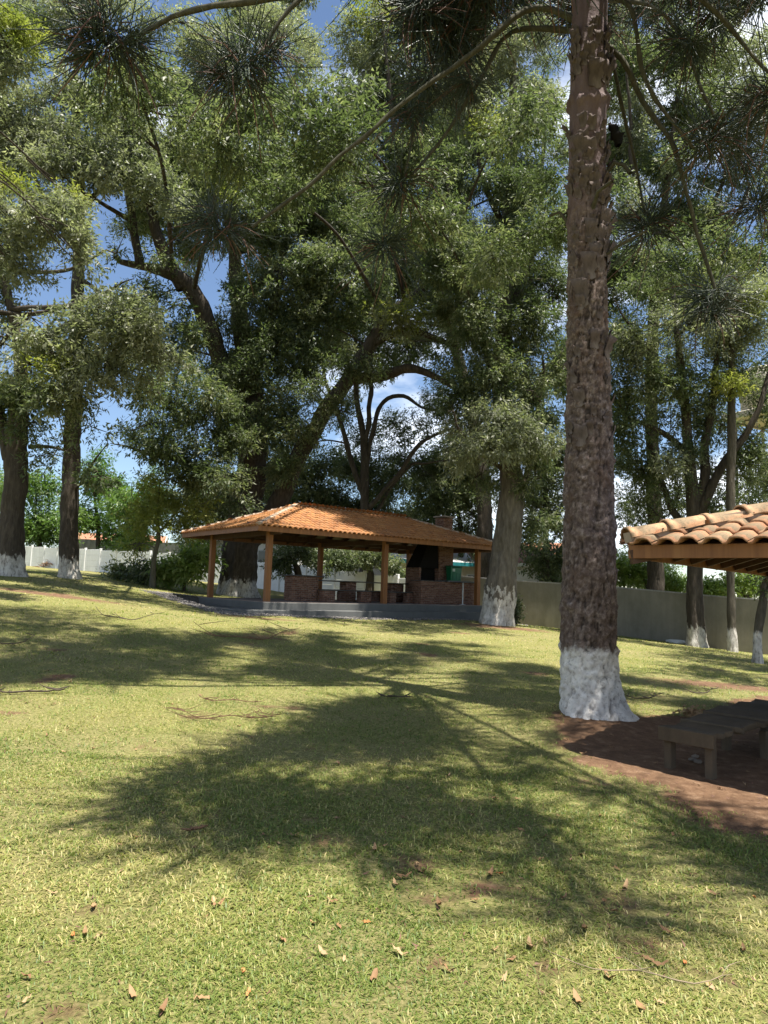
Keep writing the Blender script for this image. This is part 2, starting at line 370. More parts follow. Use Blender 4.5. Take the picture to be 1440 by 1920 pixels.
DIRT = np.array([(2.05, 8.5), (1.85, 7.6), (2.0, 6.8), (2.32, 5.55), (2.6, 4.5), (3.0, 3.0), (8, 3), (9.5, 11.5), (7.4, 13.2), (5.6, 11.4), (4.3, 9.6), (3.4, 9.2), (2.6, 9.3)])
def polydist(x, y, poly):
    """signed distance, positive inside"""
    inside = np.zeros(len(x), bool); dmin = np.full(len(x), 1e9); n = len(poly)
    for i in range(n):
        x1, y1 = poly[i]; x2, y2 = poly[(i + 1) % n]
        c = ((y1 > y) != (y2 > y)) & (x < (x2 - x1) * (y - y1) / (y2 - y1 + 1e-12) + x1); inside ^= c
        t = np.clip(((x - x1) * (x2 - x1) + (y - y1) * (y2 - y1)) / ((x2 - x1) ** 2 + (y2 - y1) ** 2), 0, 1)
        dmin = np.minimum(dmin, np.hypot(x - x1 - t * (x2 - x1), y - y1 - t * (y2 - y1)))
    return np.where(inside, dmin, -dmin)
def blob(x, y, cx, cy, rx, ry, a=0):
    c, s_ = math.cos(a), math.sin(a); u = (x - cx) * c + (y - cy) * s_; w = -(x - cx) * s_ + (y - cy) * c
    return np.exp(-((u / rx) ** 2 + (w / ry) ** 2))
def soil(x, y):
    s_ = np.clip(.5 + polydist(x, y, DIRT) / .5 + .35 * n2(x, y, 1.3, 21) + .40 * n2(x, y, 4.5, 22, 2), 0, 1)
    s_ = np.maximum(s_, .85 * blob(x, y, -9.5, 20.5, 3.4, .7, -.12)); s_ = np.maximum(s_, .9 * blob(x, y, 4.3, 24.6, 2.2, 1.0))
    s_ = np.maximum(s_, .75 * blob(x, y, -3.4, 21.0, 2.6, .45, -.1)); s_ = np.maximum(s_, .8 * blob(x, y, 6.6, 13.6, 2.0, .8))
    s_ = np.maximum(s_, .8 * blob(x, y, -2.6, 16.0, .8, .5)); s_ = np.maximum(s_, .7 * blob(x, y, 2.6, 2.6, .5, .4)); s_ = np.maximum(s_, .6 * blob(x, y, .35, 3.9, .3, .22))
    s_ = np.maximum(s_, .7 * blob(x, y, 1.0, 19.5, 1.5, .35))
    for bx_, by_, br_ in ((-1.36, 3.56, 0.16), (0.26, 4.28, 0.17), (0.65, 4.07, 0.17), (1.27, 3.9, 0.17), (1.28, 3.52, 0.16), (1.57, 2.92, 0.15), (1.47, 3.17, 0.15), (-1.99, 8.21, 0.24), (0.79, 3.17, 0.15), (-1.13, 2.76, 0.15), (-0.28, 4.6, 0.18), (-2.66, 14.61, 0.34), (2.42, 5.6, 0.19), (1.89, 6.25, 0.2)):
        s_ = np.maximum(s_, .72 * blob(x, y, bx_, by_, br_ * 1.5, br_))
    pn = n2(x, y, .9, 33, 3); s_ = np.maximum(s_, np.clip((pn - .50) * 1.6, 0, .75)); pq = n2(x, y, 3.3, 37, 2); s_ = np.maximum(s_, np.clip((pq - .72) * 2.2, 0, .7))
    return s_
def gravel(x, y):
    u, w = uv(x, y)
    d = np.maximum(np.maximum(-1.9 - u, u - 11.3), np.maximum(-1.25 - w, w - 5.6))
    return np.clip(.95 - np.maximum(d, 0) / .8, 0, 1)
def axis(lo, hi, c, d0, g_):
    a = [c]; d = d0
    while a[-1] < hi: a.append(a[-1] + d); d *= g_
    b = [c]; d = d0
    while b[-1] > lo: b.append(b[-1] - d); d *= g_
    return np.array(sorted(set(b[1:] + a)))
xs = axis(-260, 260, 0, .15, 1.034); ys = axis(-60, 420, 5, .15, 1.034)
X, Y = np.meshgrid(xs, ys); xf, yf = X.ravel(), Y.ravel()
Z = ground_z(xf, yf); nx = len(xs)
i = (np.arange(len(ys) - 1)[:, None] * nx + np.arange(nx - 1)[None, :]).ravel()
F = np.stack([i, i + 1, i + nx + 1, i + nx], 1)
tag(link('ground', npmesh('ground', np.stack([xf, yf, Z], 1), F, M['ground'], {'soil': soil(xf, yf), 'gravel': gravel(xf, yf)}, smooth=True)), kind='structure')

# ------------------------------------------------------------------ foliage
def leaves(centers, dirs, n_per, L_, W_, seed, spread=.5, droop=.35, sc=None):
    """sprays of leaves: each centre carries n_per slim triangular leaves along a twig; returns V,F,rnd"""
    r = np.random.default_rng(seed); n = len(centers); k = n * n_per
    C = np.repeat(centers, n_per, 0); D = np.repeat(dirs, n_per, 0)
    t = r.random(k)[:, None] * spread - spread * .3
    side = r.normal(size=(k, 3)); side -= D * (side * D).sum(1)[:, None]; side /= np.linalg.norm(side, axis=1)[:, None] + 1e-9
    ax = D * r.uniform(.2, .9, (k, 1)) + side * .75; ax[:, 2] -= droop; ax /= np.linalg.norm(ax, axis=1)[:, None] + 1e-9
    nr = r.normal(size=(k, 3)) * .55; nr[:, 2] += .8; w = np.cross(ax, nr); w /= np.linalg.norm(w, axis=1)[:, None] + 1e-9
    z_ = np.repeat(sc, n_per)[:, None] if sc is not None else 1.0; Ls = L_ * z_ * r.uniform(.65, 1.25, (k, 1)); Ws = W_ * z_ * r.uniform(.7, 1.2, (k, 1))
    b = C + D * t + side * .03
    V = np.stack([b - w * Ws * .25 + ax * Ls * .0, b + ax * Ls * .45 + w * Ws * .75, b + ax * Ls], 1)
    V[:, 0] -= w * Ws * .25
    F = np.arange(k * 3).reshape(-1, 3)
    base = np.repeat(r.random(n), n_per); rnd = np.clip(base * .6 + r.random(k) * .4, 0, 1)
    return V.reshape(-1, 3), F, np.repeat(rnd, 3)
KIND = {'l': 0, 'y': 1, 'g': 2}
def clump(center, rad, nleaf, L_, W_, seed, upv=.15, droop=.35, sub=None):
    r = np.random.default_rng(seed); m_ = sub or max(6, int(nleaf / 420)); rad = np.asarray(rad)
    q = r.normal(size=(m_, 3)); q /= np.linalg.norm(q, axis=1)[:, None]; q *= (r.random(m_) ** .5)[:, None] * .85
    sub_r = .40 * (m_ / 14) ** (-.33) * r.uniform(.7, 1.3, m_)
    npr = 11; ns = max(4, int(nleaf / npr)); wgt = sub_r ** 2; wgt /= wgt.sum(); idx = r.choice(m_, ns, p=wgt)
    e = r.normal(size=(ns, 3)); e /= np.linalg.norm(e, axis=1)[:, None]; rr = (r.random(ns) ** .45)[:, None]
    loc = q[idx] + e * rr * sub_r[idx][:, None] * np.array([1, 1, .8])
    D = e * .8 + q[idx] * .7 + r.normal(size=(ns, 3)) * .35; D[:, 2] += upv; D /= np.linalg.norm(D, axis=1)[:, None]
    V, F, rn = leaves(np.asarray(center) + loc * rad, D, npr, L_, W_, seed + 1, spread=L_ * 3.2, droop=droop, sc=r.uniform(.72, 1.4, m_)[idx])
    off = np.repeat(np.repeat(r.uniform(-.26, .26, m_)[idx], npr), 3)
    return V, F, np.clip(rn + off, 0, 1), q
LEAFSCALE = 1 / 1.34
def make_tree(name, label, base, limbs, clumps, mats, group=None, cat='tree', leafmats=None, leaf=(.19, .056), dens=1.0, sides=12, flare=.3, seed=1, tau=1.5, droop=.35, twig_r=.03, trunk_sides=26, twig_cap=.2):
    """base=(px, Y): limbs=[[(px,py,Y,r),...],...] first is the trunk; clumps=[(px,py,Y,rx,ry,kind,dens)] or ('w',X,Y,Z,rx,rz,kind,dens)"""
    X0 = P(base[0], 1100, base[1]).x if len(base) == 2 else base[0]; Y0 = base[1]   # a third entry marks a world position
    z0 = gz(X0, Y0); O = np.array([X0, Y0, z0])
    root = empty(name, O, label, cat, group)
    skel = []
    def pt(q):
        if q[0] == 'w': return np.array(q[1:4], float), q[4]
        return np.array(P(q[0], q[1], q[2])), q[3]
    for k, lb in enumerate(limbs):
        pp = [pt(q) for q in lb]; pts = np.array([p for p, _ in pp]); rad = np.array([r_ for _, r_ in pp])
        if k:
            dd = pts[-1] - pts[-2]; dd = dd / np.linalg.norm(dd); le = .5 + rad[-1] * 8
            pts = np.r_[pts, [pts[-1] + dd * le * .55 + RNG.normal(size=3) * .12, pts[-1] + dd * le + RNG.normal(size=3) * .25]]; rad = np.r_[rad, rad[-1] * .6, .012]
        if k == 0:
            pts[0] = O - np.array([0, 0, .15])
        pts, rad = resample(pts, rad, .15 if k == 0 else .28)
        wob = .12 if k else .04
        pts[1:] = pts[1:] + wob * np.minimum(1, np.arange(1, len(pts)) / 6)[:, None] * np.stack([vn(pts[1:] * .8, seed + 3), vn(pts[1:] * .8, seed + 7), .4 * vn(pts[1:] * .8, seed + 9)], 1) * (1 if k else .5)
        if k == 0:
            hgt = pts[:, 2] - z0; rad = rad * (1 + flare * np.exp(-np.maximum(hgt, 0) / .35) + .06 * np.exp(-np.maximum(hgt, 0) / 1.6))
        big = k == 0 and rad.max() > .12
        V, F = tube(pts - O, rad, trunk_sides if k == 0 else (sides if rad.max() > .12 else 7), .10 if k == 0 else .14, 2.2, seed + k)
        if big:        # fluted, fissured bark
            ax_ = np.repeat(pts - O, trunk_sides, 0); d_ = V - ax_; f_ = fbm(V * np.array([7, 7, 1.1]), seed + 50, 3); f2 = fbm(V * np.array([2.4, 2.4, .35]), seed + 60, 2)
            low = np.exp(-np.maximum(V[:, 2], 0) / 2.5)
            V = ax_ + d_ * (1 + .075 * f_ - .09 * np.exp(-(f_ / .16) ** 2) + (.05 + .14 * low) * f2)[:, None]
        link('trunk' if k == 0 else 'branch', npmesh('trunk' if k == 0 else 'branch', V, F, mats[0] if k == 0 else mats[1], smooth=True), root)
        skel.append(np.c_[pts, rad])
    SK = np.concatenate(skel) if skel else np.array([[*O, .1]])
    VV = []; FF = []; RN = []; MI = []; n0 = 0; tw = []
    for k, c in enumerate(clumps):
        if c[0] == 'w':
            ctr = np.array(c[1:4], float); rad = np.array([c[4], c[4], c[5]]); kd, dn = c[6], c[7]; area = math.pi * c[4] * c[5]
        else:
            ctr = np.array(P(c[0], c[1], c[2])); s_ = c[2] / FPX; rad = np.array([c[3] * s_, (c[3] + c[4]) * .5 * s_, c[4] * s_]); kd, dn = c[5], c[6]
            area = math.pi * rad[0] * rad[2]
        nl = int(tau * dens * dn * area / (leaf[0] * leaf[1] * .25 * LEAFSCALE))
        V, F, rn, q = clump(ctr, rad, nl, leaf[0], leaf[1], seed * 1000 + k, droop=droop)
        VV.append(V - O); FF.append(F + n0); n0 += len(V); RN.append(rn); MI.append(np.full(len(F), KIND.get(kd, 0)))
        d = np.linalg.norm(SK[:, :3] - ctr, axis=1) + .5 * np.maximum(SK[:, 2] - ctr[2], 0); j = d.argmin(); a = SK[j, :3]; r0 = min(SK[j, 3] * .6, .03 + .007 * np.linalg.norm(a - ctr), twig_cap)
        mid = (a + ctr) / 2 + np.array([0, 0, .12 * np.linalg.norm(a - ctr)]) + RNG.normal(size=3) * .15
        pts, rr = resample([a, mid, ctr], [r0, r0 * .7, r0 * .45], .4); tw.append(tube(pts - O, rr, 6, .15, 2, k))
        for e in range(min(7, len(q))):
            tip = ctr + q[e] * rad * 1.05; s0 = (mid + ctr) / 2 if e % 2 else ctr
            pts, rr = resample([s0, (s0 + tip) / 2 + RNG.normal(size=3) * .12 * rad.mean(), tip], [r0 * .45 + .008, twig_r * .6, twig_r * .25], .4); tw.append(tube(pts - O, rr, 4))
    if tw:
        V, F = joinvf(tw); tag(link('twigs', npmesh('twigs', V, F, mats[1], smooth=True), root), kind='stuff')
    if VV:
        lm = leafmats or [M['leaf'], M['young'], M['grey']]
        link('crown', npmesh('crown', np.concatenate(VV), np.concatenate(FF), lm, {'rnd': np.concatenate(RN)}, np.concatenate(MI)), root)
    return root
GAPS = [(200, 420, 18, 46), (175, 760, 30, 54), (20, 640, 24, 30), (60, 545, 60, 40), (110, 505, 50, 22), (240, 540, 26, 22), (600, 190, 26, 66), (640, 25, 30, 36), (300, 55, 26, 34), (130, 125, 36, 28),
        (622, 800, 28, 40), (790, 725, 44, 38), (838, 830, 40, 30), (700, 760, 34, 80), (1400, 320, 34, 44), (1428, 465, 20, 30), (345, 545, 14, 24), (212, 850, 34, 50), (1172, 900, 22, 40), (1390, 960, 22, 30), (775, 110, 10, 20), (380, 560, 16, 50), (290, 90, 30, 30), (560, 170, 14, 20), (1320, 640, 14, 14)]
def fill(x0, x1, y0, y1, Y, kinds='l', dn=.8, step=72, dY=2.5, rx=52, seed=0):
    r = np.random.default_rng(900 + seed); out = []
    for yy in np.arange(y0, y1, step * .85):
        for xx in np.arange(x0, x1, step):
            px, py = xx + r.uniform(-.4, .4) * step, yy + r.uniform(-.4, .4) * step
            a, b = rx * r.uniform(.75, 1.25), rx * r.uniform(.6, 1.0)
            if any(abs(px - g[0]) < g[2] + a * .6 and abs(py - g[1]) < g[3] + b * .6 for g in GAPS): continue
            out.append((px, py, Y + r.uniform(-1, 1) * dY, a, b, kinds[r.integers(len(kinds))], dn * r.uniform(.6, 1.2)))
    return out
BD, BDW, BP = M['bark_dark'], M['bark_dark_w'], M['bark_pale']

# --- left: tree with its trunk at the picture's edge
make_tree('broadleaf_tree', 'thick forked tree with limewashed foot at the left edge of the lawn', (20, 26),
 [[(20, 1080, 26, .45), (22, 1000, 26, .42), (28, 900, 26, .40), (30, 830, 26, .41), (36, 760, 26, .30), (38, 680, 26, .22), (28, 610, 26, .18), (12, 540, 26, .15), (-10, 430, 26, .10)],
  [(22, 860, 26, .3), (5, 810, 26, .24), (-30, 720, 26.5, .18), (-80, 600, 27, .12)],
  [(36, 690, 26, .12), (80, 640, 25, .10), (150, 590, 24, .08), (230, 560, 23, .05)],
  [(22, 580, 26, .12), (60, 578, 25, .10), (130, 570, 24, .08), (210, 540, 23.5, .05)],
  [(-5, 585, 26, .10), (60, 590, 25.5, .09), (130, 575, 25, .06)],
  [(12, 505, 26, .1), (70, 512, 25, .08), (130, 505, 24.5, .06), (200, 470, 24, .04)],
  [(54, 838, 26, .09), (90, 838, 26, .06), (122, 846, 26, .04)],
  [(0, 780, 26, .10), (-20, 690, 25, .09), (5, 640, 24, .07), (40, 600, 23, .05)]],
 [(200, 600, 23, 95, 60, 'g', 1), (270, 620, 23, 65, 60, 'g', 1.0), (120, 650, 23.5, 90, 60, 'g', .9), (220, 690, 23.5, 110, 60, 'g', .9), (60, 700, 24, 70, 60, 'g', .8), (150, 740, 24, 80, 50, 'g', .6),
  (50, 790, 25, 55, 40, 'l', .7), (90, 850, 25.5, 60, 40, 'l', .35), (30, 740, 25, 60, 50, 'l', .8), (190, 560, 23, 60, 40, 'g', .8), (100, 690, 23, 50, 28, 'y', .5), (170, 800, 25, 50, 50, 'l', .3), (-30, 560, 26, 70, 120, 'g', 1), (-60, 760, 26, 80, 90, 'l', 1)] + fill(-40, 330, 560, 800, 25, 'gl', .45, seed=8),
 (BDW, BD), seed=11)
# --- left: straight trunk
make_tree('broadleaf_tree', 'straight dark trunk with limewashed foot, second tree from the left edge', (127, 28),
 [[(127, 1080, 28, .36), (130, 980, 28, .34), (134, 880, 28, .33), (139, 740, 28, .31), (143, 600, 28, .28), (148, 480, 28, .24), (150, 350, 28, .18), (145, 220, 28, .12), (140, 100, 28, .07)],
  [(147, 520, 28, .1), (185, 545, 27.5, .08), (215, 560, 27, .05)], [(148, 470, 28, .13), (90, 380, 27.5, .09), (50, 290, 27, .06)], [(150, 400, 28, .13), (210, 330, 27.5, .09), (250, 260, 27, .06)],
  [(132, 930, 28, .06), (165, 885, 27.5, .05), (190, 850, 27, .03)]],
 [(70, 260, 27, 85, 75, 'g', 1), (160, 270, 26.5, 85, 75, 'g', 1), (230, 250, 26.5, 75, 70, 'g', .9), (110, 180, 27, 80, 60, 'g', .8), (20, 240, 27, 70, 75, 'g', 1), (190, 190, 27.5, 70, 50, 'l', .7), (260, 320, 27, 70, 60, 'l', .8),
  (200, 310, 26, 60, 50, 'g', .8), (60, 60, 28, 55, 45, 'l', .8), (130, 30, 28, 70, 45, 'g', .7), (10, 330, 27, 60, 40, 'g', .8), (190, 900, 27, 45, 30, 'l', .5), (110, 320, 26, 60, 40, 'g', .8), (-60, 200, 28, 80, 150, 'g', .9)] + fill(0, 290, 10, 380, 29, 'ggl', .8, seed=1),
 (BDW, BD), seed=12)
# --- left: near tree standing outside the frame, its crown reaching in
make_tree('broadleaf_tree', 'near tree whose low leafy boughs enter at the left edge of the view', (-11.5, 13.0, 0),
 [[('w', -11.5, 13, 0, .42), ('w', -11.6, 13, 3, .36), ('w', -11.3, 13, 7, .30), ('w', -11, 12.8, 11, .22), ('w', -10.6, 12.6, 15, .12)],
  [('w', -11, 12.8, 11, .18), ('w', -7.5, 12, 14, .13), ('w', -3.8, 11.5, 16, .08)], [('w', -11, 12.8, 10.5, .16), ('w', -8.5, 10.5, 13, .10), ('w', -6.5, 9, 15, .06)]],
 [(30, 420, 17, 90, 62, 'g', 1), (110, 430, 17, 75, 70, 'g', 1), (40, 500, 17, 80, 45, 'g', .9), (150, 480, 17, 50, 50, 'g', .7), (-40, 430, 17, 90, 110, 'g', 1), (20, 350, 17.5, 60, 40, 'y', .6), (135, 375, 17.5, 35, 25, 'y', .5),
  (15, 70, 18, 70, 45, 'y', .9), (25, 110, 18, 65, 50, 'g', .9), (-60, 120, 18, 90, 110, 'g', 1),
  ('w', -6, 10.6, 14.8, 2.4, 1.1, 'l', .8), ('w', -3.2, 11, 16.2, 2.4, 1.1, 'l', .8), ('w', -8.6, 12.2, 14.6, 2.2, 1.2, 'l', .8), ('w', -.6, 11.6, 17, 1.9, .9, 'l', .7), ('w', -5.5, 13.0, 17.3, 2.2, 1.0, 'l', .6), ('w', -9, 9.4, 13.8, 2.2, 1.2, 'l', .8), ('w', -11.5, 12, 15.5, 2.6, 1.6, 'l', 1), ('w', -13.5, 11, 12, 2.8, 2, 'l', 1)],
 (BDW, BD), leaf=(.13, .036), tau=1.15, seed=13, twig_cap=.032)
# --- right: tree outside the frame whose crown shades the right lawn
make_tree('broadleaf_tree', 'tree standing beyond the right edge whose crown shades the right lawn', (14.5, 17.0, 0),
 [[('w', 14.5, 17, 0, .36), ('w', 14.3, 17, 4, .30), ('w', 14, 16.6, 8, .24), ('w', 13.6, 16.2, 13, .12)], [('w', 14, 16.6, 8, .14), ('w', 12.5, 15, 10.5, .09), ('w', 10.8, 14, 12, .05)]],
 [('w', 10.4, 14.2, 12.5, 1.7, .9, 'l', .7), ('w', 11.8, 16.4, 12.6, 1.9, 1.0, 'l', .8), ('w', 13.5, 14.6, 14, 2.1, 1.2, 'l', .8), ('w', 14.6, 18, 13, 2.4, 1.6, 'l', .9), ('w', 12.6, 18.6, 13.2, 1.8, 1.0, 'l', .8), ('w', 9.2, 12.4, 12, 1.3, .7, 'l', .6), ('w', 15.6, 16, 10, 2.2, 1.6, 'l', .9)],
 (BDW, BD), seed=22)
# --- the giant behind the pavilion
make_tree('broadleaf_tree', 'giant dark tree with limewashed foot and spreading limbs just behind the pavilion', (445, 33.5),
 [[(445, 1117, 33.5, .82), (450, 1040, 33.5, .80), (462, 950, 33.5, .78), (474, 860, 33.5, .74), (474, 780, 33.5, .62), (464, 690, 33.5, .52), (450, 600, 33.5, .42), (440, 480, 33.5, .30), (440, 370, 33, .22), (452, 260, 32.5, .16), (480, 170, 32, .12), (530, 70, 32, .07)],
  [(470, 840, 33.5, .46), (440, 740, 33, .42), (410, 660, 32.5, .40), (388, 600, 32, .40), (360, 548, 31.5, .40), (325, 515, 31, .34), (275, 502, 31, .20)],
  [(345, 540, 31.3, .34), (310, 480, 31, .30), (290, 420, 31, .24), (278, 380, 31, .22), (250, 330, 30.5, .18), (215, 280, 30, .12)],
  [(262, 500, 31, .22), (252, 430, 31, .20), (240, 350, 31, .18), (222, 300, 31, .14), (200, 240, 31, .08)],
  [(256, 420, 31, .13), (215, 395, 30.5, .10), (170, 370, 30, .07)],
  [(500, 990, 33, .52), (528, 930, 33, .46), (560, 855, 32.6, .42), (600, 785, 32.2, .38), (645, 725, 32, .36), (690, 655, 31.6, .34), (725, 600, 31.2, .28), (790, 540, 30.6, .24), (850, 440, 30, .14)],
  [(690, 650, 31.5, .22), (760, 620, 31, .18), (830, 640, 30.5, .12)],
  [(655, 712, 32, .26), (720, 704, 31.6, .26), (775, 690, 31.2, .20), (840, 720, 31, .12), (900, 760, 31, .06)],
  [(458, 560, 33.5, .22), (510, 508, 32.5, .16), (560, 475, 32, .13), (625, 460, 31.5, .08)],
  [(440, 390, 33, .12), (500, 310, 32, .09), (535, 235, 31.5, .08), (548, 180, 31, .05)],
  [(465, 700, 33.5, .3), (500, 640, 33, .24), (520, 540, 32.5, .2), (540, 420, 32, .14), (600, 300, 32, .08)],
  [(470, 900, 33.5, .25), (400, 890, 31.5, .2), (330, 860, 30, .14), (270, 850, 29, .08)]],
 [(330, 330, 31, 70, 90, 'l', 1), (420, 280, 31, 75, 75, 'l', 1), (520, 340, 31, 85, 85, 'l', 1), (330, 450, 32, 45, 45, 'l', .6), (490, 440, 32, 80, 55, 'l', .9), (570, 410, 32, 75, 70, 'l', 1), (620, 330, 32, 70, 70, 'l', .9), (650, 440, 32, 75, 65, 'l', 1),
  (560, 540, 32, 85, 65, 'l', 1), (490, 560, 33, 70, 60, 'l', .9), (430, 630, 33, 55, 70, 'l', .6), (530, 640, 32, 85, 70, 'l', 1), (610, 610, 32, 65, 60, 'l', .9), (320, 740, 30, 75, 70, 'l', 1), (390, 770, 30, 75, 80, 'l', 1), (310, 830, 29, 75, 60, 'l', 1), (390, 870, 29.5, 85, 50, 'l', 1),
  (410, 700, 32, 50, 50, 'l', .6), (570, 715, 33, 55, 50, 'l', .8), (520, 800, 34.5, 55, 70, 'l', 1), (420, 820, 31, 60, 60, 'l', 1), (300, 40, 32, 65, 45, 'g', .7), (400, 110, 31, 75, 70, 'g', .9), (500, 40, 32, 80, 45, 'g', .7), (550, 120, 32, 55, 70, 'g', .6), (470, 210, 31, 75, 50, 'g', .8), (600, 240, 32, 30, 40, 'l', .4),
  (340, 200, 31, 70, 60, 'g', .8), (250, 320, 30.5, 50, 45, 'l', .7), (240, 430, 31, 25, 40, 'l', .4), (360, 390, 31, 50, 50, 'l', .8), (440, 360, 30.5, 60, 50, 'y', .25), (290, 560, 30.5, 35, 35, 'l', .5), (600, 500, 31, 60, 50, 'l', 1), (690, 520, 31, 60, 60, 'l', 1), (360, 900, 29, 70, 25, 'l', .8), (260, 800, 29, 40, 40, 'l', .6),
  (690, 590, 31, 45, 40, 'l', .8), (760, 590, 29, 60, 36, 'y', .55), (750, 610, 29, 60, 36, 'g', .7), (830, 560, 30, 60, 55, 'l', .9), (840, 680, 31, 45, 40, 'l', .6), (460, 700, 31.5, 55, 60, 'l', .7), (500, 740, 31.5, 45, 45, 'l', .6), ('w', -5.5, 20.5, 15, 2.2, 1.1, 'l', .8), ('w', -3, 19.5, 16, 2.2, 1.1, 'l', .8), ('w', -7.5, 19.5, 15.5, 2.0, 1.0, 'l', .8), ('w', -1.5, 20, 14.5, 2.0, 1.0, 'l', .7), ('w', -4.5, 23, 15.5, 2.2, 1.1, 'l', .7), (585, 740, 30.5, 45, 40, 'l', .7), (560, 810, 31, 45, 40, 'l', .6), (640, 690, 30.5, 45, 35, 'l', .6), (540, 880, 32, 50, 45, 'l', .7), (430, 930, 31, 50, 40, 'l', .7), (480, 820, 31.5, 40, 50, 'l', .5), (340, 560, 30.5, 30, 24, 'l', .5), (450, 560, 31, 45, 50, 'l', .6), (300, 480, 30, 34, 30, 'l', .5), (270, 540, 30.5, 34, 28, 'l', .5), (350, 640, 31, 36, 40, 'l', .6), (215, 480, 30, 24, 26, 'l', .4), (640, 770, 31, 34, 40, 'l', .6), (690, 690, 30.5, 40, 30, 'l', .6)] + fill(280, 660, 10, 720, 35, 'lllg', .85, seed=2),
 (BDW, BD), seed=14, trunk_sides=44, flare=.16)
# --- slender many-stemmed tree behind the pavilion
make_tree('multistem_tree', 'slender tree of many dark stems behind the middle of the pavilion', (686, 41),
 [[(686, 1090, 41, .34), (685, 1000, 41, .30), (684, 920, 41, .26), (682, 830, 41, .20), (668, 740, 41, .16), (668, 660, 41, .12), (660, 560, 41, .07)],
  [(684, 930, 41, .2), (655, 860, 41, .16), (636, 790, 41, .14), (620, 740, 41, .10), (600, 660, 41, .06)],
  [(682, 880, 41, .15), (688, 800, 41, .14), (696, 740, 41, .14), (690, 680, 41, .12), (710, 600, 41, .08)],
  [(684, 900, 41, .15), (700, 800, 41, .14), (720, 752, 41, .13), (755, 742, 41, .12), (790, 762, 41, .08), (830, 770, 41, .05)],
  [(684, 960, 41, .15), (740, 900, 40.5, .13), (780, 840, 40, .12), (830, 810, 40, .08)],
  [(684, 990, 41, .12), (760, 880, 41, .10), (800, 868, 40.5, .07), (850, 862, 40, .05)]],
 [(700, 660, 41, 60, 35, 'l', .5), (640, 660, 42, 45, 40, 'l', .6), (780, 800, 41, 70, 35, 'l', .45), (745, 850, 42, 45, 35, 'l', .4), (700, 820, 43, 35, 40, 'l', .25), (830, 770, 40, 35, 30, 'l', .5), (600, 660, 41, 50, 50, 'l', .6), (790, 650, 41, 50, 40, 'l', .5), (720, 900, 42, 60, 45, 'l', .9), (660, 900, 43, 50, 45, 'l', .9), (745, 800, 42, 40, 40, 'l', .7), (690, 700, 42, 50, 40, 'l', .8), (650, 760, 43, 30, 50, 'l', .6), (820, 740, 41, 40, 40, 'l', .8), (750, 660, 41, 50, 35, 'l', .8), (670, 830, 43, 36, 40, 'l', .6), (860, 830, 42, 40, 50, 'l', .8), (800, 890, 42, 50, 40, 'l', .9)] + fill(560, 880, 600, 900, 43, 'l', .4, seed=7),
 (BD, BD), seed=15, tau=1.3)
# --- big trunk in front of the pavilion's right end
make_tree('broadleaf_tree', 'stout pale trunk with limewashed buttresses in front of the pavilion right end', (930, 25.8),
 [[(928, 1165, 25.8, .56), (936, 1110, 25.8, .52), (947, 1040, 25.8, .50), (956, 960, 25.8, .46), (956, 880, 25.8, .40), (940, 740, 25.8, .36), (945, 600, 25.8, .30), (950, 450, 25.8, .26), (958, 300, 25.8, .20), (962, 150, 25.8, .14), (966, 0, 25.8, .08)],
  [(940, 740, 25.8, .18), (900, 620, 25, .14), (860, 480, 24.5, .10), (840, 340, 24, .06)], [(948, 600, 25.8, .16), (995, 480, 25.5, .12), (1015, 330, 25, .08), (1020, 180, 25, .05)],
  [(952, 440, 25.8, .13), (905, 330, 25, .10), (880, 190, 25, .07), (870, 60, 25, .04)], [(945, 880, 25.8, .10), (900, 850, 24.5, .07), (860, 800, 24, .04)],
  [(958, 960, 25.8, .2), (985, 900, 26, .15), (1005, 800, 26, .1), (1020, 700, 26, .06)]],
 [(940, 790, 24, 70, 50, 'g', .9), (920, 840, 23.7, 65, 45, 'g', .9), (985, 830, 24, 55, 55, 'g', .8), (880, 830, 24.5, 45, 60, 'g', .7), (1000, 740, 25, 45, 70, 'l', .9), (1005, 890, 25, 40, 55, 'l', .8), (900, 905, 25, 30, 30, 'l', .6), (915, 700, 24.5, 65, 60, 'l', .9), (860, 740, 25, 45, 50, 'l', .8),
  (900, 610, 24.5, 70, 60, 'l', 1), (990, 610, 25, 55, 75, 'l', 1), (880, 500, 24.5, 75, 65, 'l', 1), (980, 480, 25, 60, 70, 'l', .9), (820, 430, 25, 70, 65, 'l', .9), (850, 330, 24.5, 75, 65, 'l', .9), (950, 360, 24.5, 70, 60, 'l', 1), (930, 240, 24.5, 60, 50, 'y', .5), (930, 240, 25, 70, 60, 'g', .6),
  (1010, 330, 25, 50, 70, 'l', .9), (1015, 190, 25, 50, 70, 'g', .7), (880, 170, 25, 70, 60, 'g', .8), (850, 70, 25, 65, 55, 'g', .8), (950, 90, 25, 65, 55, 'g', .7), (1020, 60, 25, 50, 60, 'g', .6), (1015, 980, 26, 30, 45, 'l', .7), ('w', 1, 20.5, 13.2, 1.8, 1.0, 'l', .7), ('w', 3.2, 21, 12, 1.7, 1.0, 'l', .7), ('w', 5.2, 20, 13, 1.8, 1.0, 'l', .7), ('w', 3.5, 18.5, 14.5, 1.8, 1.0, 'l', .6), (1045, 420, 27, 30, 60, 'l', .8), (1045, 560, 27, 30, 60, 'l', .8), (1045, 680, 27, 28, 50, 'l', .7), (1050, 280, 27, 30, 60, 'l', .7)] + fill(850, 1060, 10, 880, 27.5, 'llg', .8, seed=4),
 (M['bark_grey_w'], BD), seed=16, leaf=(.15, .040), trunk_sides=44, flare=.16, droop=.6)
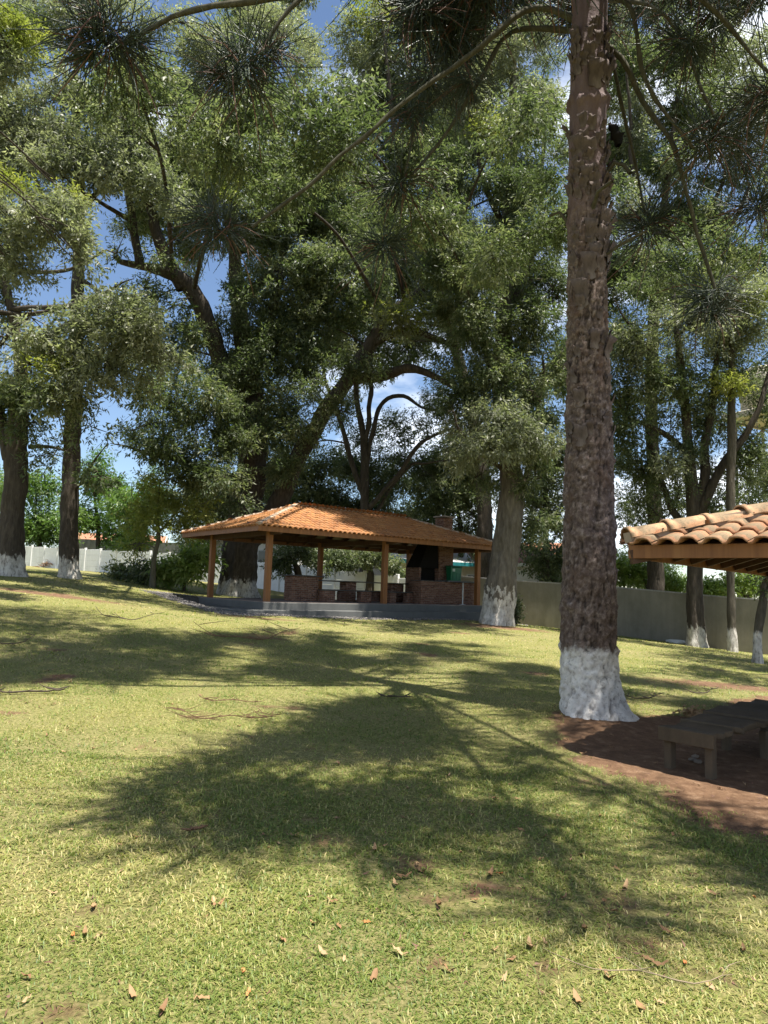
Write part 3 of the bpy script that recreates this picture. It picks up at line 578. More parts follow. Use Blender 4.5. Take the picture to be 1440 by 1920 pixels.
# --- tall tree of the upper middle
make_tree('broadleaf_tree', 'tall leafy tree behind the pavilion filling the upper middle sky', (905, 39),
 [[(905, 1090, 39, .5), (908, 950, 39, .44), (890, 800, 39, .36), (850, 640, 39, .30), (800, 480, 38, .24), (750, 320, 37, .18), (730, 160, 36, .12), (715, 20, 35.5, .07)],
  [(842, 610, 39, .2), (850, 480, 38, .14), (860, 360, 37, .08)], [(770, 480, 38, .18), (710, 380, 37, .13), (680, 250, 36.5, .08)]],
 [(700, 60, 36, 75, 55, 'y', .35), (700, 80, 36.5, 80, 65, 'g', .8), (680, 180, 37, 65, 60, 'g', .9), (760, 280, 37, 80, 75, 'l', 1), (700, 380, 37, 80, 75, 'l', 1), (770, 180, 37, 70, 70, 'l', .9), (790, 80, 37, 65, 60, 'l', .9), (760, 480, 37.5, 80, 65, 'l', 1), (840, 480, 38, 75, 75, 'l', 1), (720, 560, 38, 60, 50, 'l', .8), (860, 250, 38, 70, 80, 'l', .9), (680, 480, 37, 60, 60, 'l', 1)] + fill(640, 900, 10, 640, 40, 'lllg', .85, seed=3),
 (BD, BD), seed=17)
# --- right: whitewashed multi-stem by the wall
make_tree('multistem_tree', 'forked dark tree with limewashed foot against the grey wall on the right', (1304, 27),
 [[(1304, 1205, 27, .30), (1303, 1100, 27, .28), (1303, 1020, 27, .29), (1300, 950, 27, .27), (1292, 860, 27, .22), (1284, 760, 27, .17), (1272, 650, 27, .12), (1260, 520, 27, .07)],
  [(1302, 985, 27, .22), (1322, 890, 27, .19), (1330, 790, 27, .15), (1340, 680, 26.5, .10), (1350, 560, 26, .06)],
  [(1304, 990, 27, .2), (1345, 890, 26.6, .17), (1395, 810, 26.2, .13), (1430, 740, 26, .09), (1460, 640, 26, .05)],
  [(1290, 850, 27, .14), (1240, 810, 27, .10), (1200, 790, 27, .07)], [(1286, 760, 27, .12), (1220, 680, 26.5, .08), (1180, 610, 26, .05)],
  [(1300, 1000, 27.6, .16), (1262, 960, 27.8, .14), (1235, 890, 28, .12), (1215, 820, 28, .07)]],
 [(1200, 650, 26, 60, 60, 'g', .8), (1290, 600, 25.5, 80, 60, 'g', .9), (1380, 640, 26, 70, 60, 'g', .8), (1250, 710, 26, 75, 55, 'l', .9), (1195, 790, 27, 50, 50, 'l', .7), (1200, 880, 28, 50, 65, 'l', .7), (1262, 860, 26, 50, 40, 'g', .8), (1340, 720, 26, 55, 50, 'l', .9), (1375, 730, 25.5, 50, 32, 'y', .6), (1405, 870, 27, 50, 80, 'l', .7),
  (1225, 960, 28, 45, 30, 'l', .6), (1420, 960, 27, 40, 40, 'l', .6), (1400, 580, 26, 55, 45, 'y', .35), (1400, 570, 27, 60, 50, 'g', .8), (1180, 720, 27, 40, 50, 'l', .7), (1310, 800, 27.5, 50, 50, 'l', .5), (1340, 900, 28, 40, 50, 'l', .35), (1430, 760, 27, 45, 50, 'l', .8), ('w', 11, 22.5, 13, 2.0, 1.0, 'l', .7), ('w', 13.5, 21.5, 14, 2.2, 1.1, 'l', .8), ('w', 9.3, 24, 13.5, 1.8, 1.0, 'l', .7)] + fill(1170, 1460, 560, 960, 28.5, 'l', .5, seed=6),
 (BDW, BD), seed=18, leaf=(.15, .045), tau=1.35)
make_tree('slim_tree', 'slim pale straight trunk against the grey wall beside the forked tree', (1370, 26),
 [[(1370, 1215, 26, .155), (1370, 1100, 26, .15), (1370, 950, 26, .16), (1371, 800, 26, .15), (1372, 680, 26, .12), (1374, 560, 26, .07)]],
 [(1370, 640, 26, 55, 50, 'g', .7), (1395, 560, 26, 50, 50, 'g', .7), (1350, 550, 26, 50, 50, 'g', .6)], (M['bark_pale_w'], BP), seed=19, leaf=(.15, .045))
make_tree('sapling', 'small leaning sapling with limewashed foot on the lawn at the right edge', (1417, 20),
 [[(1416, 1238, 20, .125), (1420, 1190, 20, .12), (1428, 1140, 20, .12), (1434, 1095, 20, .10), (1452, 1040, 20, .05)]],
 [(1440, 1095, 20, 30, 22, 'l', .8), (1470, 1060, 20, 50, 35, 'l', .8)], (M['bark_pale_w'], BP), seed=20, leaf=(.13, .05), flare=.4, trunk_sides=14)
# --- right top: taller trees beyond
make_tree('broadleaf_tree', 'tall tree beyond the grey wall filling the upper right sky', (1230, 34),
 [[(1230, 1130, 34, .40), (1228, 950, 34, .36), (1222, 800, 34, .30), (1225, 600, 34, .26), (1240, 430, 33, .20), (1260, 270, 32, .14), (1280, 100, 31, .08)],
  [(1225, 600, 34, .2), (1280, 480, 33.5, .15), (1340, 380, 33, .10), (1390, 240, 32, .06)], [(1235, 450, 33, .16), (1190, 330, 32, .11), (1175, 160, 31, .06)],
  [(1250, 560, 34, .2), (1330, 500, 33, .16), (1375, 420, 32.5, .12), (1420, 330, 32, .07)]],
 [(1190, 500, 33, 60, 70, 'l', .9), (1175, 380, 32, 50, 70, 'g', .8), (1180, 240, 32, 45, 65, 'g', .8), (1260, 550, 33, 65, 45, 'l', .8), (1300, 420, 33, 75, 60, 'l', .8), (1375, 330, 32.5, 55, 50, 'l', .6), (1400, 210, 32, 60, 65, 'g', .7), (1290, 210, 32, 75, 65, 'l', .8), (1230, 110, 32, 65, 65, 'l', .8), (1320, 90, 32, 80, 60, 'l', .8), (1390, 490, 33, 60, 45, 'l', .7), (1170, 80, 32, 40, 60, 'g', .6),
  (1240, 320, 32, 60, 60, 'l', .8), (1410, 100, 32, 50, 50, 'g', .7), (1340, 560, 33, 60, 40, 'l', .7), (1480, 300, 33, 50, 120, 'l', .8), (1480, 520, 33, 50, 100, 'l', .8), (1155, 300, 34, 30, 60, 'l', .7), (1155, 480, 34, 30, 60, 'l', .7), (1160, 640, 34, 34, 60, 'l', .7), (1165, 760, 34, 34, 50, 'l', .6), (1172, 860, 34, 34, 50, 'l', .7), (1180, 960, 34, 40, 50, 'l', .8), (1215, 1010, 34, 45, 35, 'l', .8), (1270, 930, 34, 40, 60, 'l', .7), (1350, 960, 34, 45, 50, 'l', .7), (1420, 900, 34, 40, 60, 'l', .6), (1160, 150, 33, 30, 60, 'l', .6)] + fill(1140, 1480, 10, 620, 35, 'llg', .75, seed=5),
 (BD, BD), seed=21)
# --- background trees beyond the wall, each a thing
def bgtree(label, px, Y, base_py, cl, km, seed, name='broadleaf_tree', group='trees beyond the boundary wall', leaf=(.24, .075), tau=1.6, dens=1.0, tr=.22):
    top = min(c[1] for c in cl)
    return make_tree(name, label, (px, Y), [[(px, base_py, Y, tr), (px + 4, (base_py * 2 + top) / 3, Y, tr * .8), (px - 3, (base_py + 2 * top) / 3, Y, tr * .5), (px, top, Y, tr * .2)]],
        [(c[0], c[1], Y + c[4] if len(c) > 4 else Y, c[2], c[3], 'l', dens) for c in cl], (BD, BD), group, leafmats=[M[km]], leaf=leaf, tau=tau, seed=seed, trunk_sides=8)
bgtree('dark bushy tree behind the left half of the pavilion roof', 570, 46, 1085, [(570, 900, 70, 60), (610, 960, 70, 50), (540, 970, 60, 45), (640, 880, 55, 45), (600, 1030, 60, 35)], 'leaf', 31)
bgtree('dark tree between the two limbs of the giant tree', 500, 47, 1085, [(500, 880, 50, 60), (520, 930, 45, 50), (490, 800, 40, 50), (520, 990, 45, 40), (540, 860, 35, 50)], 'leaf', 30)
bgtree('dark bushy tree behind the middle of the pavilion roof ridge', 730, 47, 1085, [(730, 920, 70, 50), (770, 970, 70, 45), (690, 960, 60, 45), (640, 980, 50, 40), (730, 1040, 60, 40)], 'leaf', 32)
bgtree('dark green tree behind the right end of the pavilion roof', 860, 44, 1090, [(850, 900, 65, 60), (820, 950, 60, 45), (890, 960, 55, 50), (830, 870, 55, 40), (900, 860, 50, 60), (860, 1020, 50, 30)], 'leaf', 33)
bgtree('dark tree between the stout pale trunk and the scaly conifer trunk', 1020, 42, 1090, [(1030, 900, 50, 70), (1010, 800, 50, 60), (1040, 980, 40, 40), (1030, 1050, 35, 40), (1050, 700, 50, 80), (1000, 930, 45, 45), (1010, 1010, 35, 35)], 'leaf', 34)
bgtree('sunlit green tree beyond the white wall at the far left', 70, 64, 1050, [(70, 940, 60, 55), (20, 920, 50, 55), (100, 1000, 50, 40), (40, 1000, 50, 35)], 'bright', 35, leaf=(.30, .10))
bgtree('sunlit green tree rising behind the straight dark trunk', 180, 60, 1050, [(180, 920, 60, 50), (230, 960, 55, 45), (150, 970, 50, 45), (190, 1010, 60, 30), (175, 870, 30, 30)], 'bright', 36, leaf=(.30, .10))
bgtree('round green tree beyond the white wall left of the pavilion', 260, 54, 1060, [(255, 960, 55, 45), (285, 920, 45, 45), (240, 1010, 40, 25)], 'bright', 37, leaf=(.28, .09))
bgtree('dense green tree beyond the wall above the pavilion left eave', 390, 50, 1070, [(390, 950, 55, 40), (430, 930, 50, 50), (370, 990, 50, 35), (420, 990, 50, 40), (340, 940, 40, 40)], 'leaf', 38, leaf=(.26, .085))
bgtree('feathery bright green tree beyond the grey wall under the kiosk eave', 1210, 38, 1140, [(1190, 1080, 60, 35), (1240, 1085, 55, 35), (1160, 1060, 40, 35), (1270, 1095, 35, 25)], 'fresh', 39, 'feathery_tree', leaf=(.2, .05), tau=2)
bgtree('low bright green tree beyond the grey wall behind the slim trunk', 1400, 36, 1150, [(1360, 1095, 50, 35), (1420, 1095, 50, 35), (1330, 1110, 35, 22)], 'fresh', 40, leaf=(.2, .07), tau=2)
bgtree('dark shrubby tree overhanging the grey wall beside the stout pale trunk', 1030, 36, 1120, [(1020, 1050, 32, 28), (1040, 1085, 30, 22), (1055, 1040, 30, 35)], 'leaf', 41, leaf=(.2, .07))
bgtree('small dark tree behind the back rail of the pavilion', 555, 37.5, 1090, [(560, 1040, 45, 30), (530, 1055, 30, 25), (590, 1060, 30, 22)], 'leaf', 42, leaf=(.17, .06))
bgtree('small dark tree behind the pavilion tables', 690, 38, 1095, [(660, 1050, 45, 25), (700, 1045, 40, 30), (735, 1060, 30, 28), (640, 1040, 30, 30)], 'leaf', 43, leaf=(.17, .06))
# --- young tree and shrubs on the lawn left of the pavilion
make_tree('young_tree', 'young pale green tree with a thin crooked pale trunk left of the pavilion', (287, 30),
 [[(286, 1085, 30, .14), (288, 1050, 30, .10), (297, 1010, 30, .09), (296, 970, 30, .07), (300, 900, 30, .03)], [(297, 1000, 30, .05), (330, 960, 30, .035), (350, 930, 30, .02)], [(296, 985, 30, .05), (265, 955, 30, .03), (250, 930, 30, .02)]],
 [(300, 920, 30, 50, 40, 'l', .7), (340, 960, 30, 50, 40, 'l', .7), (265, 975, 30, 40, 35, 'l', .6), (330, 1000, 29.5, 35, 25, 'l', .5), (285, 960, 29.5, 40, 35, 'l', .7), (250, 1020, 30, 25, 22, 'l', .5), (375, 950, 30, 30, 30, 'l', .6)],
 (BP, BP), leafmats=[M['young']], seed=44, leaf=(.17, .05), flare=.3, trunk_sides=10)
def shrub(label, px, py, Y, cl, km, seed, leaf=(.2, .07)):
    return make_tree('shrub', label, (px, Y), [[(px, py, Y, .06), (px + 3, py - 14, Y, .05), (px + 6, py - 26, Y, .03)]], [(c[0], c[1], Y + (c[4] if len(c) > 4 else 0), c[2], c[3], 'l', 1) for c in cl], (BD, BD), 'shrubs left of the pavilion', 'shrub', [M[km]], leaf=leaf, tau=3.2, seed=seed, trunk_sides=7, flare=.1)
shrub('large glossy green shrub with upright leaves left of the pavilion post', 345, 1088, 31.5, [(330, 1062, 38, 26), (365, 1056, 34, 30), (388, 1048, 20, 28), (310, 1072, 25, 16), (350, 1078, 40, 14)], 'fresh', 51, leaf=(.26, .08))
shrub('low dark shrub in front of the white wall', 225, 1084, 32, [(215, 1078, 26, 8), (245, 1078, 22, 10), (225, 1066, 14, 8)], 'leaf', 52)
shrub('dark bushy shrub at the foot of the young tree', 268, 1082, 31, [(268, 1070, 22, 14), (255, 1080, 20, 8)], 'leaf', 53)
shrub('small shrub at the right foot of the stout pale trunk', 965, 1160, 27, [(966, 1150, 7, 20), (968, 1135, 6, 12)], 'leaf', 54, leaf=(.12, .05))

# ------------------------------------------------------------------ the scaly conifer in the foreground
AX, AY = 2.62, 9.0; AZ = gz(AX, AY) - .06
arau = empty('araucaria_tree', (AX, AY, AZ), 'tall scaly conifer trunk with limewashed foot in the foreground', 'tree')
AH = 16.5
nr, nsg = 620, 104
zz = np.linspace(-.12, AH, nr); th = np.linspace(0, 2 * math.pi, nsg, endpoint=False)
rad = np.interp(zz, [0, .8, 2.7, 4.5, 6, 9.2, 16.5], [.335, .335, .312, .262, .246, .240, .20])
ZG, TG = np.meshgrid(zz, th, indexing='ij')
Rg = rad[:, None] * np.ones((1, nsg))
Rg += .20 * np.exp(-np.maximum(ZG, 0) / .24) * (1 + .85 * np.cos(TG + .25) + .35 * np.cos(3 * TG + .6)) * .66
cx_, sy_ = np.cos(TG), np.sin(TG)
pn = np.stack([cx_ * rad[:, None], sy_ * rad[:, None], ZG], -1).reshape(-1, 3)
rough = np.clip(1 - (ZG - 6.3) / .9, .12, 1)
n1 = fbm(pn * np.array([22, 22, 11]), 3, 4).reshape(nr, nsg); nv = fbm(pn * np.array([9, 9, 1.6]), 13, 3).reshape(nr, nsg); nb_ = fbm(pn * np.array([30, 30, 22]), 23, 3).reshape(nr, nsg)
ridge = np.abs(n1); disp = (-.024 * np.exp(-(n1 / .17) ** 2) - .022 * np.exp(-(nv / .13) ** 2) + .009 * n1 + .012 * nb_ + .008) * rough
disp += .006 * np.clip(n1, 0, 1) * (1 - rough); disp += .010 * rough * np.maximum(0, np.sin(ZG * 26 + 1.2 * np.sin(TG * 3) + 2.5 * vn(pn * np.array([3, 3, 2.]), 77).reshape(nr, nsg))) ** 4
for zc, h_, a_ in ((8.18, .07, .034), (8.8, .12, .016), (1.33, .07, .018), (.80, .05, .010), (6.55, .08, .012), (4.9, .06, .012), (3.2, .05, .012), (2.3, .05, .012), (7.2, .05, .01)):
    w_ = zc + .05 * np.sin(TG * 2 + zc) + .03 * np.sin(TG * 5 + 2 * zc)
    disp += a_ * np.exp(-((ZG - w_) / h_) ** 2) * (1 + .8 * n1)
Rg += disp
V = np.stack([cx_ * Rg + .02 * np.sin(ZG * .7), sy_ * Rg, ZG], -1).reshape(-1, 3)
i = np.arange(nr - 1)[:, None] * nsg; j = np.arange(nsg)[None, :]
F = np.stack([i + j, i + (j + 1) % nsg, i + nsg + (j + 1) % nsg, i + nsg + j], -1).reshape(-1, 4)
pit = np.clip((-.006 - disp) / .020, 0, 1)
link('trunk', npmesh('araucaria_trunk', V, F, M['arau'], {'pit': pit.ravel()}, smooth=True), arau)
def flake_mesh(w, h, curl, seed):
    r = np.random.default_rng(seed); nu, nv_ = 4, 5; V = []
    for a in range(nv_):
        for b in range(nu):
            u = b / (nu - 1) - .5; v_ = a / (nv_ - 1)
            ww = w * (1 - .35 * abs(v_ - .4)) * (1 + .25 * r.normal())
            V.append((u * ww, .012 + curl * (1 - v_) ** 2 + .25 * w * u * u + .006 * r.normal(), (v_ - 1) * h * -1 - h + .01 * r.normal()))
    V = np.array(V); V2 = V + np.array([0, -.010, 0]); n = len(V)
    F = []
    for a in range(nv_ - 1):
        for b in range(nu - 1):
            q = [a * nu + b, a * nu + b + 1, (a + 1) * nu + b + 1, (a + 1) * nu + b]; F.append(q); F.append([x + n for x in q[::-1]])
    for b in range(nu - 1):
        F.append([b, n + b, n + b + 1, b + 1])
    return npmesh('bark_flake', np.concatenate([V, V2]), np.array(F), M['flake'], smooth=True)
FL = [flake_mesh(.07 + .022 * (k % 4), .11 + .04 * (k % 4), .03 + .022 * (k % 4), 60 + k) for k in range(7)]
def flake(zc, ang, me, s_=1.0):
    r_ = float(np.interp(zc, zz, rad)) - .002
    o = link('bark_flake', me, arau, (math.cos(ang) * r_, math.sin(ang) * r_, zc)); o.rotation_euler = (0, 0, ang - math.pi / 2); o.scale = (s_, 1, s_)
rr = np.random.default_rng(5)
for k in range(150):
    zc = rr.choice([rr.uniform(6.0, 8.0), rr.uniform(8.55, 9.3), rr.uniform(3.5, 6.5), rr.uniform(6.3, 7.6)])
    ang = rr.uniform(-2.75, -.3) if k % 22 else rr.choice([-3.1, .1]) + rr.uniform(-.2, .2)
    flake(zc, ang, FL[k % 7], rr.uniform(.6, 1.5))
# the dark bark lump hanging on its right side
V, F = tube(*resample([(.25, -.10, 7.86), (.30, -.11, 7.76), (.36, -.11, 7.66), (.37, -.11, 7.54)], [.02, .06, .085, .04], .03), 9, .6, 18, 4)
link('bark_lump', npmesh('bark_lump', V, F, M['soot'], smooth=True), arau)
# tufts
def tuft_mesh(seed, n=90, dead=.10):
    r = np.random.default_rng(seed); Vs = []; Fs = []; Rn = []; Mi = []; c = 0
    cen = r.normal(size=(6, 3)) * np.array([1, 1, .55]) + np.array([.55, 0, -.15]); cen /= np.linalg.norm(cen, axis=1)[:, None]
    for k in range(n):
        d = cen[r.integers(6)] + r.normal(size=3) * .62; d /= np.linalg.norm(d); isdead = r.random() < dead
        L_ = r.uniform(.22, .56) if r.random() < .8 else r.uniform(.5, .68); s0 = d * r.uniform(.02, .22) + r.normal(size=3) * .05
        bend = r.normal(size=3) * .42 + np.array([0, 0, (.35 if r.random() < .55 else -.45) if not isdead else -.7])
        t = np.linspace(0, 1, 6)[:, None]; pts = s0 + d * L_ * t + bend * (t ** 2) * L_
        V, F = tube(pts, np.array([.006, .007, .008, .008, .007, .003]), 3); tri = np.concatenate([F[:, [0, 1, 2]], F[:, [0, 2, 3]]])
        Vs.append(V); Fs.append(tri + c); c += len(V); rv = r.random(); Rn.append(np.full(len(V), rv)); Mi.append(np.full(len(tri), 1 if isdead else 0))
        m_ = 44; tt = r.random(m_) ** .75; idx = np.minimum((tt * 5).astype(int), 4); fr = (tt * 5 - idx)[:, None]
        b = pts[idx] * (1 - fr) + pts[idx + 1] * fr; T = pts[idx + 1] - pts[idx]; T /= np.linalg.norm(T, axis=1)[:, None]
        s_ = r.normal(size=(m_, 3)); s_ -= T * (s_ * T).sum(1)[:, None]; s_ /= np.linalg.norm(s_, axis=1)[:, None]
        tip = b + (T * .85 + s_ * .55) * r.uniform(.018, .030, (m_, 1)); w = np.cross(T, s_) * .0045
        V = np.stack([b - w, b + w, tip], 1).reshape(-1, 3); F = np.arange(m_ * 3).reshape(-1, 3)
        Vs.append(V); Fs.append(F + c); c += len(V); Rn.append(np.repeat(np.clip(rv + r.uniform(-.3, .3, m_), 0, 1), 3)); Mi.append(np.full(m_, 1 if isdead else 0))
    return npmesh('needle_tuft', np.concatenate(Vs), np.concatenate(Fs), [M['needle'], M['deadneedle']], {'rnd': np.concatenate(Rn)}, np.concatenate(Mi))
TM = [tuft_mesh(70 + k, (190, 165, 205, 180, 150, 195)[k], (.14, .07, .10, .05, .08, .12)[k]) for k in range(6)]
A0 = np.array([AX, AY, AZ])
nt_ = 0
def araubranch(pts, r0, r1, tufts, side=True):
    """branch of the conifer in world points; tufts=[(point, scale)]"""
    global nt_
    pts = np.array([np.array(p, float) for p in pts]); rd = np.linspace(r0, r1, len(pts))
    p_, r_ = resample(pts, rd, .18); p_ = p_ + .02 * np.stack([vn(p_ * 2.5, 1), vn(p_ * 2.5, 2), vn(p_ * 2.5, 3)], 1)
    V, F = tube(p_ - A0, r_, 7, .25, 9, nt_)
    b = link('branch', npmesh('branch', V, F, M['branch_lichen'], smooth=True), arau)
    for q, s_ in tufts:
        o = link('needle_tuft', TM[nt_ % 6], b, np.array(q, float) - A0); o.scale = (s_ * rr.uniform(.85, 1.15), s_ * rr.uniform(.85, 1.15), s_ * rr.uniform(.75, 1.0)); o.rotation_euler = (rr.uniform(-.4, .4), rr.uniform(-.4, .4), rr.uniform(0, 6.28)); nt_ += 1
def Q(px, py, Y): return np.array(P(px, py, Y))
TOP = lambda z: np.array([AX, AY, AZ + z])
# limbs seen in the photo
araubranch([TOP(9.35), Q(1010, 12, 9.1), Q(940, 55, 9.1), Q(860, 120, 9.2), Q(740, 205, 9.2), Q(600, 330, 9.2), Q(470, 425, 9.2)], .05, .022, [(Q(415, 430, 9.2), 1.0), (Q(400, 405, 9.3), .8)])
araubranch([TOP(10.6), Q(760, -60, 8.4), Q(600, -20, 8.2), Q(480, 2, 8.1), Q(400, 10, 8), Q(320, 32, 8), Q(262, 60, 8)], .055, .028, [(Q(205, 60, 8.0), 1.05), (Q(180, 95, 8.1), .85), (Q(235, 75, 7.9), .7)])
araubranch([TOP(10.2), Q(800, -120, 8.6), Q(640, -60, 8.6), Q(545, 15, 8.6), Q(500, 80, 8.6)], .05, .024, [(Q(455, 125, 8.6), 1.05), (Q(500, 100, 8.6), .75), (Q(430, 150, 8.7), .7)])
araubranch([TOP(9.3), Q(960, 60, 9.8), Q(900, 150, 9.9), Q(830, 260, 10), Q(770, 330, 10)], .045, .02, [(Q(752, 345, 10), .85)])
araubranch([TOP(9.9), Q(900, -60, 10), Q(850, 20, 10.2), Q(800, 160, 10.3), Q(740, 400, 10.4)], .045, .02, [(Q(845, 60, 9.9), 1.2), (Q(800, 150, 10), 1.0), (Q(720, 460, 10.4), .9), (Q(770, 220, 10.2), .85), (Q(880, 150, 9.8), .8), (Q(790, 30, 9.8), 1.0)])
araubranch([TOP(9.25), Q(1165, 110, 8.9), Q(1205, 190, 8.9), Q(1255, 260, 8.8), Q(1285, 360, 8.8), Q(1325, 480, 8.8), Q(1342, 545, 8.8)], .045, .02, [(Q(1340, 545, 8.8), 1.0), (Q(1335, 585, 8.8), .7)])
araubranch([TOP(9.1), Q(1150, 130, 9.3), Q(1170, 220, 9.4), Q(1195, 330, 9.6), Q(1210, 400, 9.7)], .035, .016, [(Q(1215, 425, 9.6), .95)])
araubranch([TOP(9.9), Q(1180, 10, 8.6), Q(1205, 130, 8.5), Q(1245, 210, 8.4), Q(1300, 280, 8.4)], .04, .018, [(Q(1325, 265, 8.4), 1.0), (Q(1365, 235, 8.6), .8)])
araubranch([TOP(10.4), Q(1220, -60, 8.2), Q(1320, 0, 7.8), Q(1390, 75, 7.7), Q(1440, 140, 7.6)], .04, .02, [(Q(1455, 175, 7.6), .9), (Q(1295, 70, 8.4), .95), (Q(1340, 20, 8.6), .85)])
araubranch([TOP(9.8), Q(1250, 30, 10), Q(1330, 200, 10.3), Q(1400, 330, 10.4)], .04, .018, [(Q(1420, 385, 10.4), 1.0), (Q(1395, 300, 10.2), .8)])
araubranch([TOP(5.85), Q(1165, 458, 8.7), Q(1212, 432, 8.5)], .022, .016, [])
araubranch([TOP(6.75), Q(1150, 305, 8.8), Q(1182, 325, 8.6)], .03, .026, [])
araubranch([TOP(6.3), Q(1120, 360, 8.62), Q(1146, 338, 8.45)], .03, .024, [])
araubranch([TOP(6.1), Q(1050, 400, 9.1), Q(1030, 406, 9.2)], .028, .02, [])
# the crown above the frame: whorls reaching out over the lawn
def crown_branch(z, tip, tf, r0=.055):
    a = TOP(z); tip = np.array(tip, float); d = tip - a; mid = a + d * .5 + np.array([0, 0, -.45]); 
    ts = []
    if len(tf) > 1: tf = list(tf) + [(t_, 1.15, tuple(rr.normal(size=3) * (.3, .3, .08))) for t_ in (.34, .46, .58)]
    if z > 14.9: tf = list(tf) + [(t_, 1.3, tuple(rr.normal(size=3) * (.75, .75, .12))) for t_ in (.66, .74, .8, .86, .9, .94, .97, 1.0, 1.0)]
    elif len(tf) > 2: tf = list(tf) + [(t_, 1.3, tuple(rr.normal(size=3) * (.38, .38, .1))) for t_ in (.86,)]
    for t, s_, off in tf:
        ts.append((a + d * t + np.array([0, 0, -.45 * 4 * t * (1 - t)]) + np.array(off), s_))
    araubranch([a, a + d * .25 + np.array([0, 0, -.3]), mid, a + d * .75 + np.array([0, 0, -.25]), tip], r0, .022, ts)
for z, tip, ts in (
  (10.3, (.05, 3.7, 7.8), [(.74, 1.1, (.1, .1, 0)), (.86, 1.2, (0, -.2, 0)), (.98, 1.25, (0, 0, 0)), (1.0, 1.1, (.5, -.25, .1)), (.9, 1.1, (-.15, .4, 0))]),
  (10.6, (.7, 3.1, 8.1), [(.72, 1.1, (0, .2, 0)), (.86, 1.3, (0, 0, 0)), (1, 1.2, (0, 0, 0)), (.95, 1.1, (.5, .2, 0))]),
  (10.9, (1.7, 2.9, 8.3), [(.62, 1.2, (0, 0, 0)), (.75, 1.3, (.2, 0, 0)), (.88, 1.2, (0, 0, 0)), (1, 1.2, (0, 0, 0)), (.9, 1., (.5, .3, 0))]),
  (10.4, (2.8, 2.3, 7.9), [(.66, 1.2, (-.2, 0, 0)), (.78, 1.2, (0, 0, 0)), (.9, 1.2, (0, 0, 0)), (1, 1.2, (0, 0, 0))]),
  (10.8, (4.3, 2.6, 8.3), [(.74, 1.1, (0, 0, 0)), (.88, 1.2, (0, 0, 0)), (1, 1.2, (0, 0, 0))]),
  (11.1, (1.1, 5.6, 9.2), [(.7, 1.2, (0, 0, 0)), (.86, 1.2, (-.2, 0, 0)), (1, 1.2, (0, 0, 0)), (.95, 1., (.4, .3, .1))]),
  (11.5, (2.1, 6.1, 9.6), [(.8, 1.2, (0, 0, 0)), (1, 1.2, (0, 0, 0))]),
  (11.9, (.4, 9.6, 10.4), [(.7, 1.2, (0, 0, 0)), (1, 1.2, (0, 0, 0))]),
  (14.2, (1.2, 12.6, 13.2), [(.7, 1.2, (0, 0, 0)), (1, 1.2, (0, 0, 0))]),
  (14.3, (3.6, 13.2, 13.6), [(.7, 1.2, (0, 0, 0)), (1, 1.2, (0, 0, 0))]),
  (13.4, (6.2, 11, 12), [(.7, 1.2, (0, 0, 0)), (1, 1.2, (0, 0, 0))]),
  (11.2, (5.6, 6.2, 9.6), [(.7, 1.2, (0, 0, 0)), (1, 1.2, (0, 0, 0))]),
  (15.0, (-3.4, 7.4, 13.4), [(.75, 1.2, (0, .2, 0)), (.85, 1.2, (0, -.3, 0)), (1, 1.25, (0, 0, 0)), (.95, 1.2, (.3, .5, 0))]),
  (15.2, (-3.0, 9.4, 13.8), [(.7, 1.2, (0, .2, 0)), (.85, 1.3, (0, -.3, 0)), (1, 1.3, (0, 0, 0)), (.93, 1.2, (-.3, .6, 0))]),
  (15.4, (-1.8, 11.4, 14.2), [(.7, 1.2, (0, .2, 0)), (.85, 1.3, (.3, .3, 0)), (1, 1.3, (0, 0, 0)), (.95, 1.2, (.5, .5, 0))]),
  (15.6, (-.2, 13.0, 14.6), [(.7, 1.2, (0, .2, 0)), (.85, 1.3, (-.4, 0, 0)), (1, 1.3, (0, 0, 0)), (.95, 1.2, (.6, 0, 0))]),
  (15.8, (1.8, 14.2, 15.0), [(.7, 1.2, (0, .2, 0)), (.85, 1.3, (-.4, 0, 0)), (1, 1.3, (0, 0, 0))]),
  (15.9, (4.2, 13.8, 15.0), [(.8, 1.2, (0, .2, 0)), (1, 1.3, (0, 0, 0))]), (15.5, (7.4, 11.2, 14.4), [(.8, 1.2, (0, .2, 0)), (1, 1.3, (0, 0, 0))]), (15.3, (7.8, 8, 14.2), [(.8, 1.2, (0, .2, 0)), (1, 1.3, (0, 0, 0))]),
  (12.6, (4.2, 8.6, 11.6), [(1, 1.2, (0, 0, 0))]), (12.8, (1.4, 9.2, 11.8), [(1, 1.2, (0, 0, 0))]), (13.2, (2.9, 10.2, 12.3), [(1, 1.2, (0, 0, 0))])):
    crown_branch(z, tip, ts)

